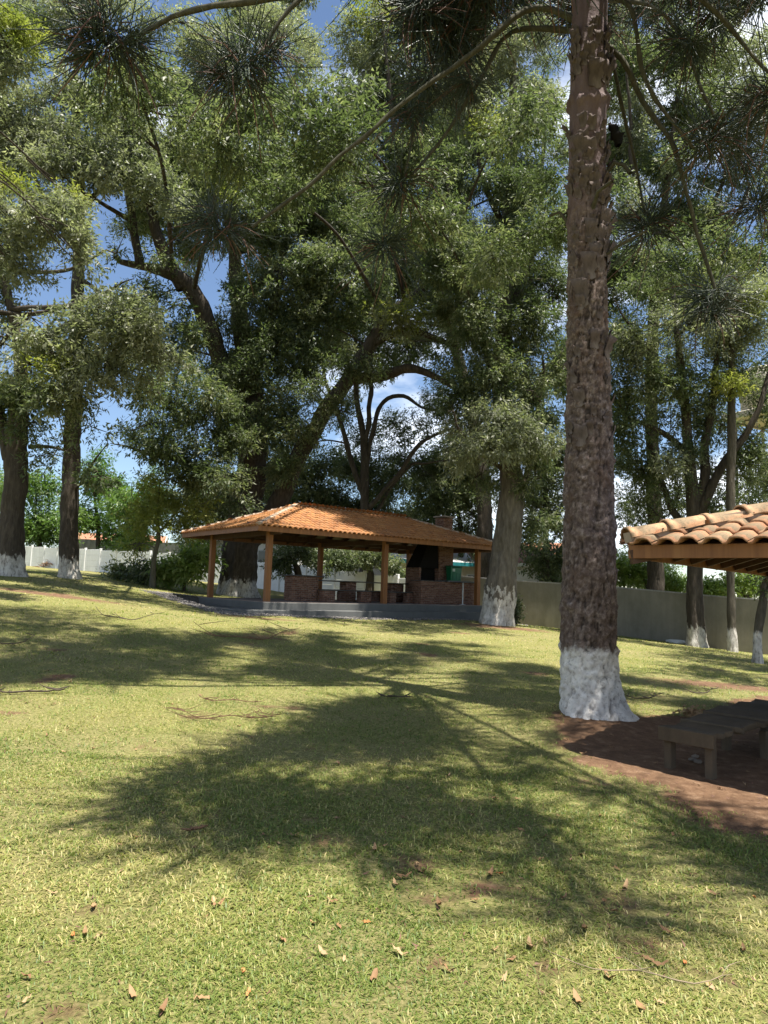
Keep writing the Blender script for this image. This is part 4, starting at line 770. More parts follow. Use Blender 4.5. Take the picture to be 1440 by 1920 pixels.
# ------------------------------------------------------------------ roof tiles
def tile_arrays(w=.205, L_=.40, hump=.055, lift=.022, thick=.013):
    prof = [(-.5, .0), (-.34, -.002), (-.27, .35 * hump), (-.19, .86 * hump), (-.04, hump), (.16, .98 * hump), (.32, .82 * hump), (.43, .30 * hump), (.5, .03 * hump)]
    n = len(prof); V = []
    for y, l in ((0, lift), (L_, .002)):
        for x, z in prof: V.append((x * w, y, z + l))
    for x, z in prof: V.append((x * w, 0.001, z + lift - thick))
    for x, z in prof: V.append((x * w, L_ * .6, z + .006 - thick))
    F = []
    for k in range(n - 1):
        F += [[k, k + 1, n + k + 1, n + k], [2 * n + k, 2 * n + k + 1, k + 1, k], [3 * n + k, 3 * n + k + 1, 2 * n + k + 1, 2 * n + k]]
    return np.array(V), np.array(F)
def slope_tiles(A, e, nin, Lu, run, tan, w, course, over):
    """list of (origin, ex, ey, ez) for every tile of one hipped slope"""
    A = np.array(A, float); e = np.array([*e, 0.]); nn = np.array([*nin, 0.]); c = 1 / math.sqrt(1 + tan * tan); ey = nn * c + np.array([0, 0, tan * c]); ez = np.cross(e, ey)
    out = []
    for k in range(int(Lu / w)):
        u = (k + .5) * w + (Lu - int(Lu / w) * w) / 2
        for j in range(int(run / (course * c)) + 1):
            s_ = j * course - over; t = s_ * c + course * .45
            if t < min(u, Lu - u, run) + .06: out.append((A + e * u + ey * s_ , e, ey, ez))
    return out
def ridge_arrays(L_=.42, r=.105, n=8):
    V = []; 
    for y, sc_ in ((0, 1.14), (.05, 1.14), (.06, 1.0), (L_, .88)):
        for k in range(n + 1):
            a = math.pi * k / n; V.append((math.cos(a) * r * sc_, y, math.sin(a) * r * sc_ * .8))
    F = []
    for a in range(3):
        for k in range(n): F.append([a * (n + 1) + k, (a + 1) * (n + 1) + k, (a + 1) * (n + 1) + k + 1, a * (n + 1) + k + 1])
    c0 = len(V)
    for k in range(n + 1):
        a = math.pi * k / n; V.append((math.cos(a) * r * .98, 0, math.sin(a) * r * .8 * .98))
    for k in range(n): F.append([k, k + 1, c0 + k + 1, c0 + k])
    return np.array(V), np.array(F)
def frame_mat(o, ex, ey, ez):
    m_ = Matrix((ex, ey, ez)).transposed().to_4x4(); m_.translation = Vector(o); return m_

# ------------------------------------------------------------------ pavilion
FZ = 1.03
def W3(u, v, z=0): return np.array([PO[0] + E1[0] * u + E2[0] * v, PO[1] + E1[1] * u + E2[1] * v, z])
PANG = math.atan2(E1[1], E1[0])
pav = empty('picnic_pavilion', (PO[0], PO[1], 0.2), 'open wooden picnic pavilion with an orange tiled hip roof on a grey slab', 'pavilion', rz=PANG)
def lbox(mb, u0, u1, v0, v1, z0, z1): return mb.box(((u0 + u1) / 2, (v0 + v1) / 2, (z0 + z1) / 2 - .2), (u1 - u0, v1 - v0, z1 - z0))
lbox(MB(), -1.4, 11.0, -.85, 5.4, .05, .77).build('step_slab', M['slab'], pav, .015)
lbox(MB(), -.3, 10.3, -.35, 4.95, .74, FZ - .02).build('plinth_slab', M['slab'], pav, .015)
lbox(MB(), -.28, 10.28, -.33, 4.93, FZ - .03, FZ).build('floor_screed', M['floor'], pav)
PT = 3.47
for u in (0, 5, 10):
    for v in (0, 4.6):
        lbox(MB(), u - .095, u + .095, v - .095, v + .095, FZ, PT).build('post', M['wood'], pav, .006)
EZ = 3.33
for (a, b) in (((-.9, -.9), (10.9, -.9)), ((10.9, -.9), (10.9, 5.5)), ((10.9, 5.5), (-.9, 5.5)), ((-.9, 5.5), (-.9, -.9))):
    du = np.array(b) - np.array(a); L_ = np.linalg.norm(du); mid = (np.array(a) + np.array(b)) / 2
    MB().box((mid[0], mid[1], EZ + .09 - .2), (L_ - .03 if abs(du[1]) > 0 else L_ + .03, .03, .18), math.atan2(du[1], du[0])).build('fascia_board', M['wood'] if a[1] == -.9 and b[1] == -.9 else M['fascia'], pav, .003)
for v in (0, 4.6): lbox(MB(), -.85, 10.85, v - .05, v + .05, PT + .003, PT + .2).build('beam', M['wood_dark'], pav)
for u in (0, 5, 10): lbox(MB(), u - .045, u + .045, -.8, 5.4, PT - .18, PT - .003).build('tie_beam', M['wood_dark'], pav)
TAN = .362; RZ0 = 3.50
def roofz(u, v): return RZ0 + TAN * max(0, min(u + .9, 10.9 - u, v + .9, 5.5 - v))
for u in np.arange(.4, 10.6, .85):
    for v0, v1 in ((-.85, 2.3), (5.45, 2.3)):
        top = min(abs(v1 - v0), u + .9, 10.9 - u); ve = v0 + math.copysign(top, v1 - v0)
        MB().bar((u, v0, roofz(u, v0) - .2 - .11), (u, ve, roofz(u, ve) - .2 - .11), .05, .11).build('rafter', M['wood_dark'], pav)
# lining boards under the tiles, one solid per slope
C4 = [(-.9, -.9), (10.9, -.9), (10.9, 5.5), (-.9, 5.5)]; r0_, r1_ = (2.3, 2.3), (7.7, 2.3)
for q in ([C4[0], C4[1], r1_, r0_], [C4[2], C4[3], r0_, r1_], [C4[3], C4[0], r0_], [C4[1], C4[2], r1_]):
    top = [(p[0], p[1], roofz(*p) - .2 - .005) for p in q]; bot = [(p[0], p[1], roofz(*p) - .2 - .045) for p in q]; n = len(q)
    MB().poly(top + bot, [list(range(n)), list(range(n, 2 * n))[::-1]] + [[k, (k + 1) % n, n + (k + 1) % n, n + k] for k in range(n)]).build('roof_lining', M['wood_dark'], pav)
TV, TF = tile_arrays(.2, .40)
for A, e, nin, Lu, run in (((-.9, -.9), (1, 0), (0, 1), 11.8, 3.2), ((10.9, 5.5), (-1, 0), (0, -1), 11.8, 3.2), ((-.9, 5.5), (0, -1), (1, 0), 6.4, 3.2), ((10.9, -.9), (0, 1), (-1, 0), 6.4, 3.2)):
    tl = slope_tiles((*A, RZ0 - .2 + .012), e, nin, Lu, run, TAN, .2, .34, .10)
    O_ = np.array([t[0] for t in tl]); n = len(tl); jit = RNG.normal(size=(n, 3)) * .004
    B_ = np.stack([np.array([t[1], t[2], t[3]]) for t in tl])
    V = (TV[None] @ B_) + (O_ + jit)[:, None, :]; F = TF[None] + (np.arange(n) * len(TV))[:, None, None]
    rnd = np.clip(.5 + .55 * n2(O_[:, 0] * 1.0, O_[:, 1], .9, 4) * .6 + RNG.normal(size=n) * .16, 0, 1)
    tag(link('roof_tiles', npmesh('roof_tiles', V.reshape(-1, 3), F.reshape(-1, 4), M['tile'], {'rnd': np.repeat(rnd, len(TV))}), pav), kind='stuff')
RV, RF = ridge_arrays()
ridge_me = npmesh('ridge_tile', RV, RF, M['cement'], smooth=True)
def ridge_line(a, b, parent, me, step=.37, r_up=.03):
    MB().bar(Vector(a) + Vector((0, 0, .045)), Vector(b) + Vector((0, 0, .045)), .17, .10).build('ridge_bed', M['cement'], parent)
    a = Vector(a); b = Vector(b); d = (b - a); L_ = d.length; d.normalize(); ex = d.cross(Vector((0, 0, 1))).normalized(); ez = ex.cross(d)
    for k in range(int(L_ / step)):
        o = link('ridge_tile', me, parent); o.matrix_local = frame_mat(a + d * (k * step) + ez * (r_up + RNG.normal() * .004), ex, d, ez) @ Matrix.Rotation(RNG.normal() * .03, 4, 'Z')
for a, b in ((C4[0], r0_), (C4[3], r0_), (C4[1], r1_), (C4[2], r1_), (r0_, r1_)):
    ridge_line((*a, roofz(*a) - .2), (*b, roofz(*b) - .2), pav, ridge_me)
# brick furniture
def bricks(u0, u1, v0, v1, z0, z1, faces='fblr'):
    """brick boxes laid round a block: V,F,rnd"""
    Vs = []; Rn = []; bw, bh, g_, d_ = .20, .057, .010, .10
    nz_ = max(1, int((z1 - z0) / (bh + g_))); ch = (z1 - z0) / nz_
    cube = np.array([(x, y, z) for x in (0, 1) for y in (0, 1) for z in (0, 1)], float)
    for k in range(nz_):
        za, zb = z0 + k * ch + g_ * .5, z0 + (k + 1) * ch - g_ * .5; off = .1 if k % 2 else 0
        for f in faces:
            L0, L1 = (u0, u1) if f in 'fb' else (v0, v1); p = L0 - off
            while p < L1 - .02:
                a, b = max(p, L0) + g_ * .5, min(p + bw, L1) - g_ * .5; p += bw + .004
                if b - a < .02: continue
                if f in 'fb':
                    c0 = v0 if f == 'f' else v1 - .05; lo = (a, c0, za); hi = (b, c0 + .05, zb)
                else:
                    c0 = u0 if f == 'l' else u1 - .05; lo = (c0, a + .05 * (a < L0 + .06), za); hi = (c0 + .05, b - .05 * (b > L1 - .06), zb)
                lo = np.array(lo) + RNG.normal(size=3) * .0015; Vs.append(lo + cube * (np.array(hi) - lo)); Rn.append(RNG.random())
    return Vs, Rn
CF = np.array(((0, 1, 3, 2), (4, 6, 7, 5), (0, 4, 5, 1), (2, 3, 7, 6), (0, 2, 6, 4), (1, 5, 7, 3)))
def brickobj(parent, blocks, zoff):
    Vs = []; Rn = []; core = MB()
    for b in blocks:
        a, r_ = bricks(*b); Vs += a; Rn += r_
        core.box(((b[0] + b[1]) / 2, (b[2] + b[3]) / 2, (b[4] + b[5]) / 2), (b[1] - b[0] - .016, b[3] - b[2] - .016, b[5] - b[4] - .001))
    n = len(Vs); V = np.concatenate(Vs); F = (CF[None] + (np.arange(n) * 8)[:, None, None]).reshape(-1, 4)
    tag(link('brickwork', npmesh('brickwork', V, F, M['brick'], {'rnd': np.repeat(Rn, 8)}), parent), kind='stuff')
    core.build('mortar_core', M['mortar'], parent)
def pthing(name, label, cat, u, v, group=None):
    p = W3(u, v, FZ); return empty(name, p, label, cat, group, PANG)
def uat(px, v):
    d = P(px, 1100, 10); t = d.x / d.y
    return (-PO[0] + t * PO[1] - v * E2[0] + t * v * E2[1]) / (E1[0] - t * E1[1])
def slabbox(parent, name, u0, u1, v0, v1, z0, z1, mt, bev=.008):
    return MB().box(((u0 + u1) / 2, (v0 + v1) / 2, (z0 + z1) / 2), (u1 - u0, v1 - v0, z1 - z0)).build(name, mt, parent, bev)
a, b = uat(548, 1.4), uat(597, 1.4); w_ = b - a
t = pthing('brick_counter', 'square brick counter with a dark stone top at the left inside the pavilion', 'counter', a, 1.4)
brickobj(t, [(0, w_, 0, .6, 0, .92)], 0); slabbox(t, 'countertop', -.16, w_ + .2, -.12, .72, .922, .965, M['tabletop'])
def table(pa, pb, pils, v, h, top, label, nm, cat, thick=.045, back=.22):
    a, b = uat(pa, v), uat(pb, v); t = pthing(nm, label, cat, a, v, None)
    for p0, p1 in pils:
        x0, x1 = uat(p0, v) - a, uat(p1, v) - a; leg = link('pedestal', None, t) if False else empty('pedestal', (0, 0, 0)); leg.parent = t
        brickobj(leg, [(x0, x1, .5 * top - back, .5 * top + back, 0, h - thick)], 0)
    slabbox(t, 'tabletop' if cat == 'table' else 'seat', 0, b - a, 0, top, h - thick + .002, h, M['tabletop'])
    return t
table(602, 716, ((653, 673),), 1.9, .82, .8, 'long dark topped picnic table on a brick pedestal beside the square counter', 'picnic_table', 'table')
table(605, 702, ((606, 630), (678, 698)), 1.0, .46, .34, 'front bench on two brick pedestals before the longer picnic table', 'picnic_bench', 'bench', back=.15)
table(612, 722, ((640, 660), (705, 719)), 3.1, .46, .34, 'rear bench on brick pedestals behind the longer picnic table', 'picnic_bench', 'bench', back=.15)
table(726, 772, ((739, 762),), 1.9, .82, .8, 'short dark topped picnic table on a wide brick pedestal near the barbecue', 'picnic_table', 'table')
table(729, 784, ((732, 744), (765, 778)), 1.0, .46, .34, 'front bench before the short picnic table near the barbecue', 'picnic_bench', 'bench', back=.15)
# barbecue counter and hood
a, b = uat(790, .5), uat(889, .5); w_ = b - a
t = pthing('brick_counter', 'long low brick counter in front of the barbecue at the pavilion right end', 'counter', a, .5)
brickobj(t, [(0, w_, 0, .6, 0, .93)], 0); slabbox(t, 'countertop', -.05, w_ * .44, -.03, .63, .932, .965, M['tabletop']); slabbox(t, 'countertop', w_ * .445, w_ + .08, -.14, .66, .932, .995, M['slab'])
CT = .998
bb = pthing('brick_barbecue', 'brick barbecue with a sooty black opening and a chimney through the roof', 'barbecue', 7.8, 1.25)
brickobj(bb, [(0, 1.95, 0, .9, 0, .95), (1.1, 1.95, 0, .9, .95, 2.55), (0, .12, 0, .9, .95, 1.5), (1.45, 2.0, .15, .7, 2.6, 3.75)], 0)
MB().poly([(.0, 0, 1.5), (1.1, 0, 1.5), (1.1, .9, 1.5), (0, .9, 1.5), (.55, .1, 2.55), (1.1, .1, 2.55), (1.1, .8, 2.55), (.55, .8, 2.55)], [(3, 2, 1, 0), (4, 5, 6, 7), (0, 1, 5, 4), (1, 2, 6, 5), (2, 3, 7, 6), (3, 0, 4, 7)]).build('hood', M['soot'], bb)
slabbox(bb, 'firebox', .12, 1.1, .25, .9, .952, 1.5, M['soot'], 0)
slabbox(bb, 'chimney_cap', 1.38, 2.07, .08, .77, 3.78, 3.84, M['mortar'])
a, b = uat(845.5, .75), uat(866, .75)
t = empty('storage_bin', W3(a, .75, FZ + .968 if False else FZ + .998), 'green plastic bin standing on the barbecue counter', 'bin', None, PANG); w_ = b - a
MB().poly([(.03, .03, 0), (w_ - .03, .03, 0), (w_ - .03, .33, 0), (.03, .33, 0), (0, 0, .58), (w_, 0, .58), (w_, .36, .58), (0, .36, .58)], [(3, 2, 1, 0), (4, 5, 6, 7), (0, 1, 5, 4), (1, 2, 6, 5), (2, 3, 7, 6), (3, 0, 4, 7)]).build('body', M['green'], t, .02)
slabbox(t, 'lid', -.02, w_ + .02, -.02, .38, .582, .65, M['greenlid'], .02); slabbox(t, 'sticker', .08, .22, .0, .006, .40, .52, M['label'], 0)
for k in range(3): slabbox(t, 'rib', .1 + k * w_ * .33, .13 + k * w_ * .33, .0, .018, .05, .36, M['greenlid'], .004)
t = pthing('pole_table', 'small round standing table on a thin pale pole at the pavilion right front', 'table', uat(868, .12), .12)
V, F = tube([(0, 0, 0), (0, 0, .45), (0, 0, .92)], [.028, .028, .028], 10); link('pole', npmesh('pole', V, F, M['pole'], smooth=True), t)
V, F = tube([(0, 0, .92), (0, 0, .921), (0, 0, .945), (0, 0, .946)], [.0, .24, .24, .0], 20); link('tabletop', npmesh('tabletop', V, F, M['slab']), t)
V, F = tube([(0, 0, .001), (0, 0, .002), (0, 0, .02), (0, 0, .021)], [.0, .13, .13, .03], 16); link('foot', npmesh('foot', V, F, M['pole']), t)

# ------------------------------------------------------------------ boundary walls
WA = np.array([-36.0, 66.0]); WD = np.array([8.4, -6.6]); WD /= np.linalg.norm(WD); WN = np.array([-WD[1], WD[0]])
WANG = math.atan2(WD[1], WD[0])
def wallpt(s_): return WA + WD * s_
S_SPLIT = float(np.dot(np.array([2.6, 35.7]) - WA, WD))
ww = empty('boundary_wall', (*wallpt(S_SPLIT / 2), gz(*wallpt(S_SPLIT / 2))), 'long white painted wall of concrete planks and posts behind the pavilion', 'wall')
o0 = np.array(ww.location)
nb = int(S_SPLIT / 2.2); bay = S_SPLIT / nb
for k in range(nb + 1):
    p = wallpt(k * bay); z = gz(*p) - .05
    MB().box((p[0] - o0[0], p[1] - o0[1], z + .93 - o0[2]), (.16, .16, 1.9), WANG).build('post', M['wall_white'], ww, .01)
    if k < nb:
        q = wallpt((k + .5) * bay); z = min(gz(*wallpt(k * bay)), gz(*wallpt((k + 1) * bay))) - .05
        for j in range(4): MB().box((q[0] - o0[0], q[1] - o0[1], z + .225 + j * .452 - o0[2]), (bay - .15, .06, .444), WANG).build('panel', M['wall_white'], ww, .008)
def plaster_wall(name, label, s0, s1, off, h, mt, thick, seg, z_extra=0, lin=True):
    pts = [wallpt(s0 + (s1 - s0) * k / seg) + WN * off for k in range(seg + 1)]; zs_ = np.array([gz(*p) for p in pts])
    tops = np.interp(np.arange(seg + 1), [0, seg], [zs_[0] + h, zs_[-1] + h]) if lin else zs_ + h
    root = empty(name, (*pts[0], zs_[0]), label, 'wall'); o = np.array([*pts[0], zs_[0]])
    V = []
    for p, z, tp in zip(pts, zs_, tops):
        for sd, zz_ in ((-1, z - .3), (-1, tp + z_extra), (1, tp + z_extra), (1, z - .3)): V.append((*(p + WN * sd * thick / 2 - o[:2]), zz_ - o[2]))
    F = [[k * 4 + a, k * 4 + (a + 1) % 4, k * 4 + 4 + (a + 1) % 4, k * 4 + 4 + a] for k in range(seg) for a in range(4)] + [[0, 1, 2, 3], [seg * 4 + 3, seg * 4 + 2, seg * 4 + 1, seg * 4]]
    mb = MB(); mb.v = V; mb.f = F; mb.build('wall_face', mt, root)
    V2 = []
    for p, tp in zip(pts, tops):
        for sd, zz_ in ((-1, tp + .002), (-1, tp + .055), (1, tp + .055), (1, tp + .002)): V2.append((*(p + WN * sd * (thick / 2 + .02) - o[:2]), zz_ + z_extra - o[2]))
    mb = MB(); mb.v = V2; mb.f = F; mb.build('coping', M['wall_old'], root)
plaster_wall('boundary_wall', 'weathered grey plastered wall running down the right side of the lawn', S_SPLIT + .12, S_SPLIT + 36, 0, 1.98, M['wall_grey'], .18, 40, lin=False)
plaster_wall('boundary_wall', 'blackened old concrete wall rising behind the white wall at the left', 3, 30, 6.0, 2.75, M['wall_old'], .18, 24, lin=False)

# ------------------------------------------------------------------ houses beyond the wall
def house(label, px, Y, wx, wy, eave, rise, rz, wallm, roofm, fasm, wins, rise_dir='x'):
    X = P(px, 1050, Y).x; z = gz(X, Y); h = empty('house', (X, Y, z), label, 'house', 'houses beyond the wall', rz)
    MB().box((0, 0, eave / 2 - .15), (wx, wy, eave + .3)).build('wall', wallm, h)
    ox, oy = wx / 2 + .5, wy / 2 + .5; tan = rise / oy
    for s_ in (-1, 1):
        pts = [(-ox, s_ * oy, eave), (ox, s_ * oy, eave), (ox, 0, eave + rise), (-ox, 0, eave + rise)]; top = [(p[0], p[1], p[2] + .12) for p in pts]
        MB().poly(pts + top, [(0, 1, 2, 3), (7, 6, 5, 4), (0, 4, 5, 1), (1, 5, 6, 2), (2, 6, 7, 3), (3, 7, 4, 0)]).build('roof_slope', roofm, h)
        MB().bar((-ox - .02, s_ * (oy + .02), eave + .02), (ox + .02, s_ * (oy + .02), eave + .02), .04, .22).build('fascia', fasm, h)
        for e in (-1, 1): MB().bar((e * (ox + .025), s_ * oy, eave - .02), (e * (ox + .025), 0, eave + rise - .02), .05, .24).build('barge_board', fasm, h)
    for e in (-1, 1):
        x = e * (wx / 2 - .1); g_ = (oy - wy / 2) * tan
        MB().poly([(x - .1, -wy / 2, eave), (x - .1, wy / 2, eave), (x - .1, 0, eave + rise - .1), (x + .1, -wy / 2, eave), (x + .1, wy / 2, eave), (x + .1, 0, eave + rise - .1)], [(0, 1, 2), (5, 4, 3), (0, 3, 4, 1), (1, 4, 5, 2), (2, 5, 3, 0)]).build('gable', wallm, h)
    for (cx, cz, w_, h_) in wins:
        y = -wy / 2 - .02; wn_ = MB().box((cx, y, cz), (w_, .06, h_)).build('window', M['pole'], h)
        MB().box((cx, y - .035, cz), (w_ - .14, .01, h_ - .14)).build('pane', M['glass'], wn_)
    return h
M['rooftile_far'] = tile_mat('roof_far', (.36, .15, .08), (.45, .20, .11), (.52, .26, .15), (.2, .14, .1), .5)
house('beige house with a pale sheet roof and teal barge boards seen through the pavilion', 792, 46, 8, 7, 2.5, 1.5, .55, M['housebeige'], M['fibro'], M['teal'], [(-1.5, 1.4, 1.4, 1.1), (1.6, 1.4, 1.4, 1.1)])
house('white house behind the giant trunk left of the pavilion', 495, 53, 6, 6, 3.1, 1.1, -.3, M['housewhite'], M['rooftile_far'], M['housewhite'], [(-1, 1.9, 1.3, 1.1), (1.6, 1.9, 1.2, 1.1)])
house('white house with an orange tiled roof right of the stout pale trunk', 995, 46, 7.5, 6.5, 3.0, 1.5, -.35, M['housewhite'], M['rooftile_far'], M['housewhite'], [(-1.2, 1.7, 1.3, 1.2), (1.6, 1.7, 1.3, 1.2)])
house('distant house with a red tiled roof among the trees at the left', 228, 84, 9, 7, 2.6, 1.6, .2, M['housewhite'], M['rooftile_far'], M['housewhite'], [(-2, 1.5, 1.5, 1.2), (2, 1.5, 1.5, 1.2)])

# ------------------------------------------------------------------ water tower
tx, ty = P(1452, 1100, 42).x, 42.0; tz = gz(tx, ty)
wt = empty('water_tower', (tx, ty, tz), 'steel lattice water tower with a pale tank at the right edge', 'tower', rz=.5)
hw = 1.35; HP = 12.6 - tz
cs = [(-hw, -hw), (hw, -hw), (hw, hw), (-hw, hw)]
for c in cs: MB().bar((*c, -.3), (*c, HP), .13, .13).build('leg', M['steel'], wt)
for lv in range(5):
    z0, z1 = HP * lv / 5 + .1, HP * (lv + 1) / 5
    for k in range(4):
        a, b = cs[k], cs[(k + 1) % 4]
        MB().bar((*a, z1 - .1), (*b, z1 - .1), .08, .08).build('girt', M['steel'], wt)
        MB().bar((*a, z0), (*b, z1 - .1), .06, .06).build('brace', M['steel'], wt); MB().bar((*b, z0), (*a, z1 - .1), .06, .06).build('brace', M['steel'], wt)
MB().box((0, 0, HP + .2), (3.9, 3.9, .4)).build('platform', M['tank'], wt, .03)
V, F = tube([(0, 0, HP + .4), (0, 0, HP + .401), (0, 0, HP + 2.9), (0, 0, HP + 3.1), (0, 0, HP + 3.4)], [.0, 1.6, 1.6, 1.45, .05], 28); link('tank', npmesh('tank', V, F, M['tank'], smooth=False), wt)
for s_ in (-.2, .2): MB().bar((-hw - .25, s_, -.2), (-hw - .25, s_, HP), .04, .04).build('ladder_rail', M['steel'], wt)
for k in range(26): MB().bar((-hw - .25, -.2, .3 + k * .44), (-hw - .25, .2, .3 + k * .44), .025, .025).build('ladder_rung', M['steel'], wt)

# ------------------------------------------------------------------ near kiosk
KC = np.array(P(1182, 1047, 7.0)); KA = R(47.5); KB = KA - math.pi / 2
ka = np.array([math.cos(KA), math.sin(KA)]); kb = np.array([math.cos(KB), math.sin(KB)])
KS = 5.0; KT = .315; kz = float(KC[2]); kg = gz(KC[0] + 1.5, KC[1])
kio = empty('picnic_kiosk', (KC[0], KC[1], kg), 'near kiosk roof corner with weathered thick clay tiles at the right edge', 'kiosk')
ko = np.array([KC[0], KC[1], kg])
def K3(a, b, z): return (ka[0] * a + kb[0] * b, ka[1] * a + kb[1] * b, z - kg)
KP = [(0, 0), (KS, 0), (KS, KS), (0, KS)]
for k in range(4):
    a, b = KP[k], KP[(k + 1) % 4]; d = np.array(b) - np.array(a); d = d / np.linalg.norm(d); nrm = np.array([-d[1], d[0]]) * -1
    e0, e1 = (-.015, .015) if k % 2 else (.0155, -.0155)
    p0 = np.array(a) + d * e0; p1 = np.array(b) + d * e1
    MB().bar(K3(*p0, kz + .065), K3(*p1, kz + .065), .03, .13).build('fascia_board', M['wood'], kio, .003)
    p0 = np.array(a) + d * .3; p1 = np.array(b) - d * .3
def kroof(a, b): return kz + .13 + KT * max(0, min(a, b, KS - a, KS - b))
cen = (KS / 2, KS / 2)
for k in range(4):
    q = [KP[k], KP[(k + 1) % 4], cen]; top = [K3(*p, kroof(*p) + .004) for p in q]; bot = [K3(*p, kroof(*p) - .02) for p in q]
    MB().poly(top + bot, [(0, 1, 2), (5, 4, 3), (0, 3, 4, 1), (1, 4, 5, 2), (2, 5, 3, 0)]).build('roof_lining', M['wood_dark'], kio)
    MB().bar(K3(*KP[k], kroof(*KP[k]) - .12), K3(*cen, kroof(*cen) - .12), .07, .14).build('hip_rafter', M['wood_dark'], kio)
for k in range(1, 9):
    s_ = k * .55
    for (a0, b0, a1, b1) in ((s_, .02, s_, min(s_, KS - s_)), (.02, s_, min(s_, KS - s_), s_)):
        MB().bar(K3(a0, b0, kroof(a0, b0) - .075), K3(a1, b1, kroof(a1, b1) - .075), .05, .09).build('rafter', M['wood_dark'], kio)
for a in (1.35, KS - 1.35):
    for b in (1.35, KS - 1.35):
        p = K3(a, b, 0); MB().box((p[0], p[1], (kroof(a, b) - .1 - kg) / 2 - .1), (.16, .16, kroof(a, b) - .1 - kg + .2), KA).build('post', M['wood'], kio, .006)
for a in (1.35, KS - 1.35):
    MB().bar(K3(a, .9, kz + .43), K3(a, KS - .9, kz + .43), .09, .16).build('beam', M['wood_dark'], kio); MB().bar(K3(.9, a, kz + .26), K3(KS - .9, a, kz + .26), .09, .16).build('beam', M['wood_dark'], kio)
TV, TF = tile_arrays(.215, .44, .052, .036, .022)
KTM = [npmesh('roof_tile', TV, TF, M['tile_old'], {'rnd': np.full(len(TV), .1 + .17 * k)}, smooth=False) for k in range(6)]
sl_ = [((0, 0), kb, ka, True, KS), ((0, 0), ka, kb, True, KS), ((KS, KS), -ka, -kb, False, KS), ((KS, KS), -kb, -ka, False, KS)]
for (c0, e, nin, near, Lu) in sl_:
    A = np.array(K3(*c0, kz + .145)); e = np.array(e); nin = np.array(nin)
    if np.cross([*e, 0], [*nin, 0])[2] < 0:      # keep a right-handed frame: run the eave the other way
        A = A + np.array([*e, 0]) * Lu; e = -e
    tl = slope_tiles(A, e, nin, Lu, KS / 2, KT, .213, .345, .12)
    if near:
        for t_ in tl:
            o = link('roof_tile', KTM[RNG.integers(6)], kio)
            o.matrix_local = frame_mat(t_[0] + RNG.normal(size=3) * .005, Vector(t_[1]), Vector(t_[2]), Vector(t_[3])) @ Matrix.Rotation(RNG.normal() * .025, 4, 'Z') @ Matrix.Rotation(RNG.normal() * .02, 4, 'Y')
    else:
        O_ = np.array([t[0] for t in tl]); n = len(tl); B_ = np.stack([np.array([t[1], t[2], t[3]]) for t in tl]); V = (TV[None] @ B_) + O_[:, None, :]
        tag(link('roof_tiles', npmesh('roof_tiles', V.reshape(-1, 3), (TF[None] + (np.arange(n) * len(TV))[:, None, None]).reshape(-1, 4), M['tile_old'], {'rnd': np.repeat(RNG.random(n), len(TV))}), kio), kind='stuff')
RV, RF = ridge_arrays(.46, .125, 10)
kridge = npmesh('ridge_tile', RV, RF, M['tile_old'], {'rnd': np.full(len(RV), .8)}, smooth=True)
for k in range(4):
    d = (np.array(cen) - np.array(KP[k])); p0 = np.array(KP[k]) - d / np.linalg.norm(d) * .03
    ridge_line(K3(*p0, kroof(*KP[k]) + .03), K3(*cen, kroof(*cen) + .03), kio, kridge, .40, .045)

# ------------------------------------------------------------------ bench under the kiosk
bn = np.array(P(1333, 1380, 6.45)); bx = np.array([math.cos(KA - R(6)), math.sin(KA - R(6))]); by = np.array([-bx[1], bx[0]])
bg_ = gz(*bn[:2]); bt = float(bn[2])
bench = empty('slab_bench', (bn[0], bn[1], bg_), 'rough wavy edged slab bench in the shade under the near kiosk', 'bench', rz=math.atan2(bx[1], bx[0]))
bh = bt - bg_
def wavy(x0, x1, y0, y1, z0, z1, seed, amp):
    n = 14; V = []; 
    for k in range(n + 1):
        x = x0 + (x1 - x0) * k / n; e0 = y0 + amp * math.sin(k * 1.9 + seed) + amp * .5 * math.sin(k * 3.1 + seed); e1 = y1 + amp * .5 * math.sin(k * 1.3 + seed * 2)
        dz = .012 * math.sin(k * 1.1 + seed)
        V += [(x, e0, z0 + dz), (x, e0, z1 + dz), (x, e1, z1 + dz), (x, e1, z0 + dz)]
    F = [[k * 4 + a, k * 4 + (a + 1) % 4, k * 4 + 4 + (a + 1) % 4, k * 4 + 4 + a] for k in range(n) for a in range(4)] + [[3, 2, 1, 0], [n * 4, n * 4 + 1, n * 4 + 2, n * 4 + 3]]
    mb = MB(); mb.v = V; mb.f = F; return mb
wavy(0.06, 1.05, .0, .48, bh - .05, bh + .0, 1.0, .018).build('board', M['bench'], bench, .006)
wavy(.5, 1.7, -.02, .53, bh - .03, bh + .02, 2.4, .02).build('board', M['bench'], bench, .006)
wavy(1.2, 2.6, -.03, .6, bh - .015, bh + .04, 4.0, .022).build('board', M['bench'], bench, .006)
MB().box((.035, .24, bh - .055), (.06, .52, .13)).build('end_board', M['bench'], bench, .006)
for x in (.10, 1.35, 2.4):
    for y in (.05, .43): MB().box((x, y, (bh - .12) / 2 - .03), (.10, .07, bh - .02)).build('leg', M['bench'], bench, .006)
MB().box((1.25, .24, bh - .095), (2.3, .08, .06)).build('stretcher', M['bench'], bench)

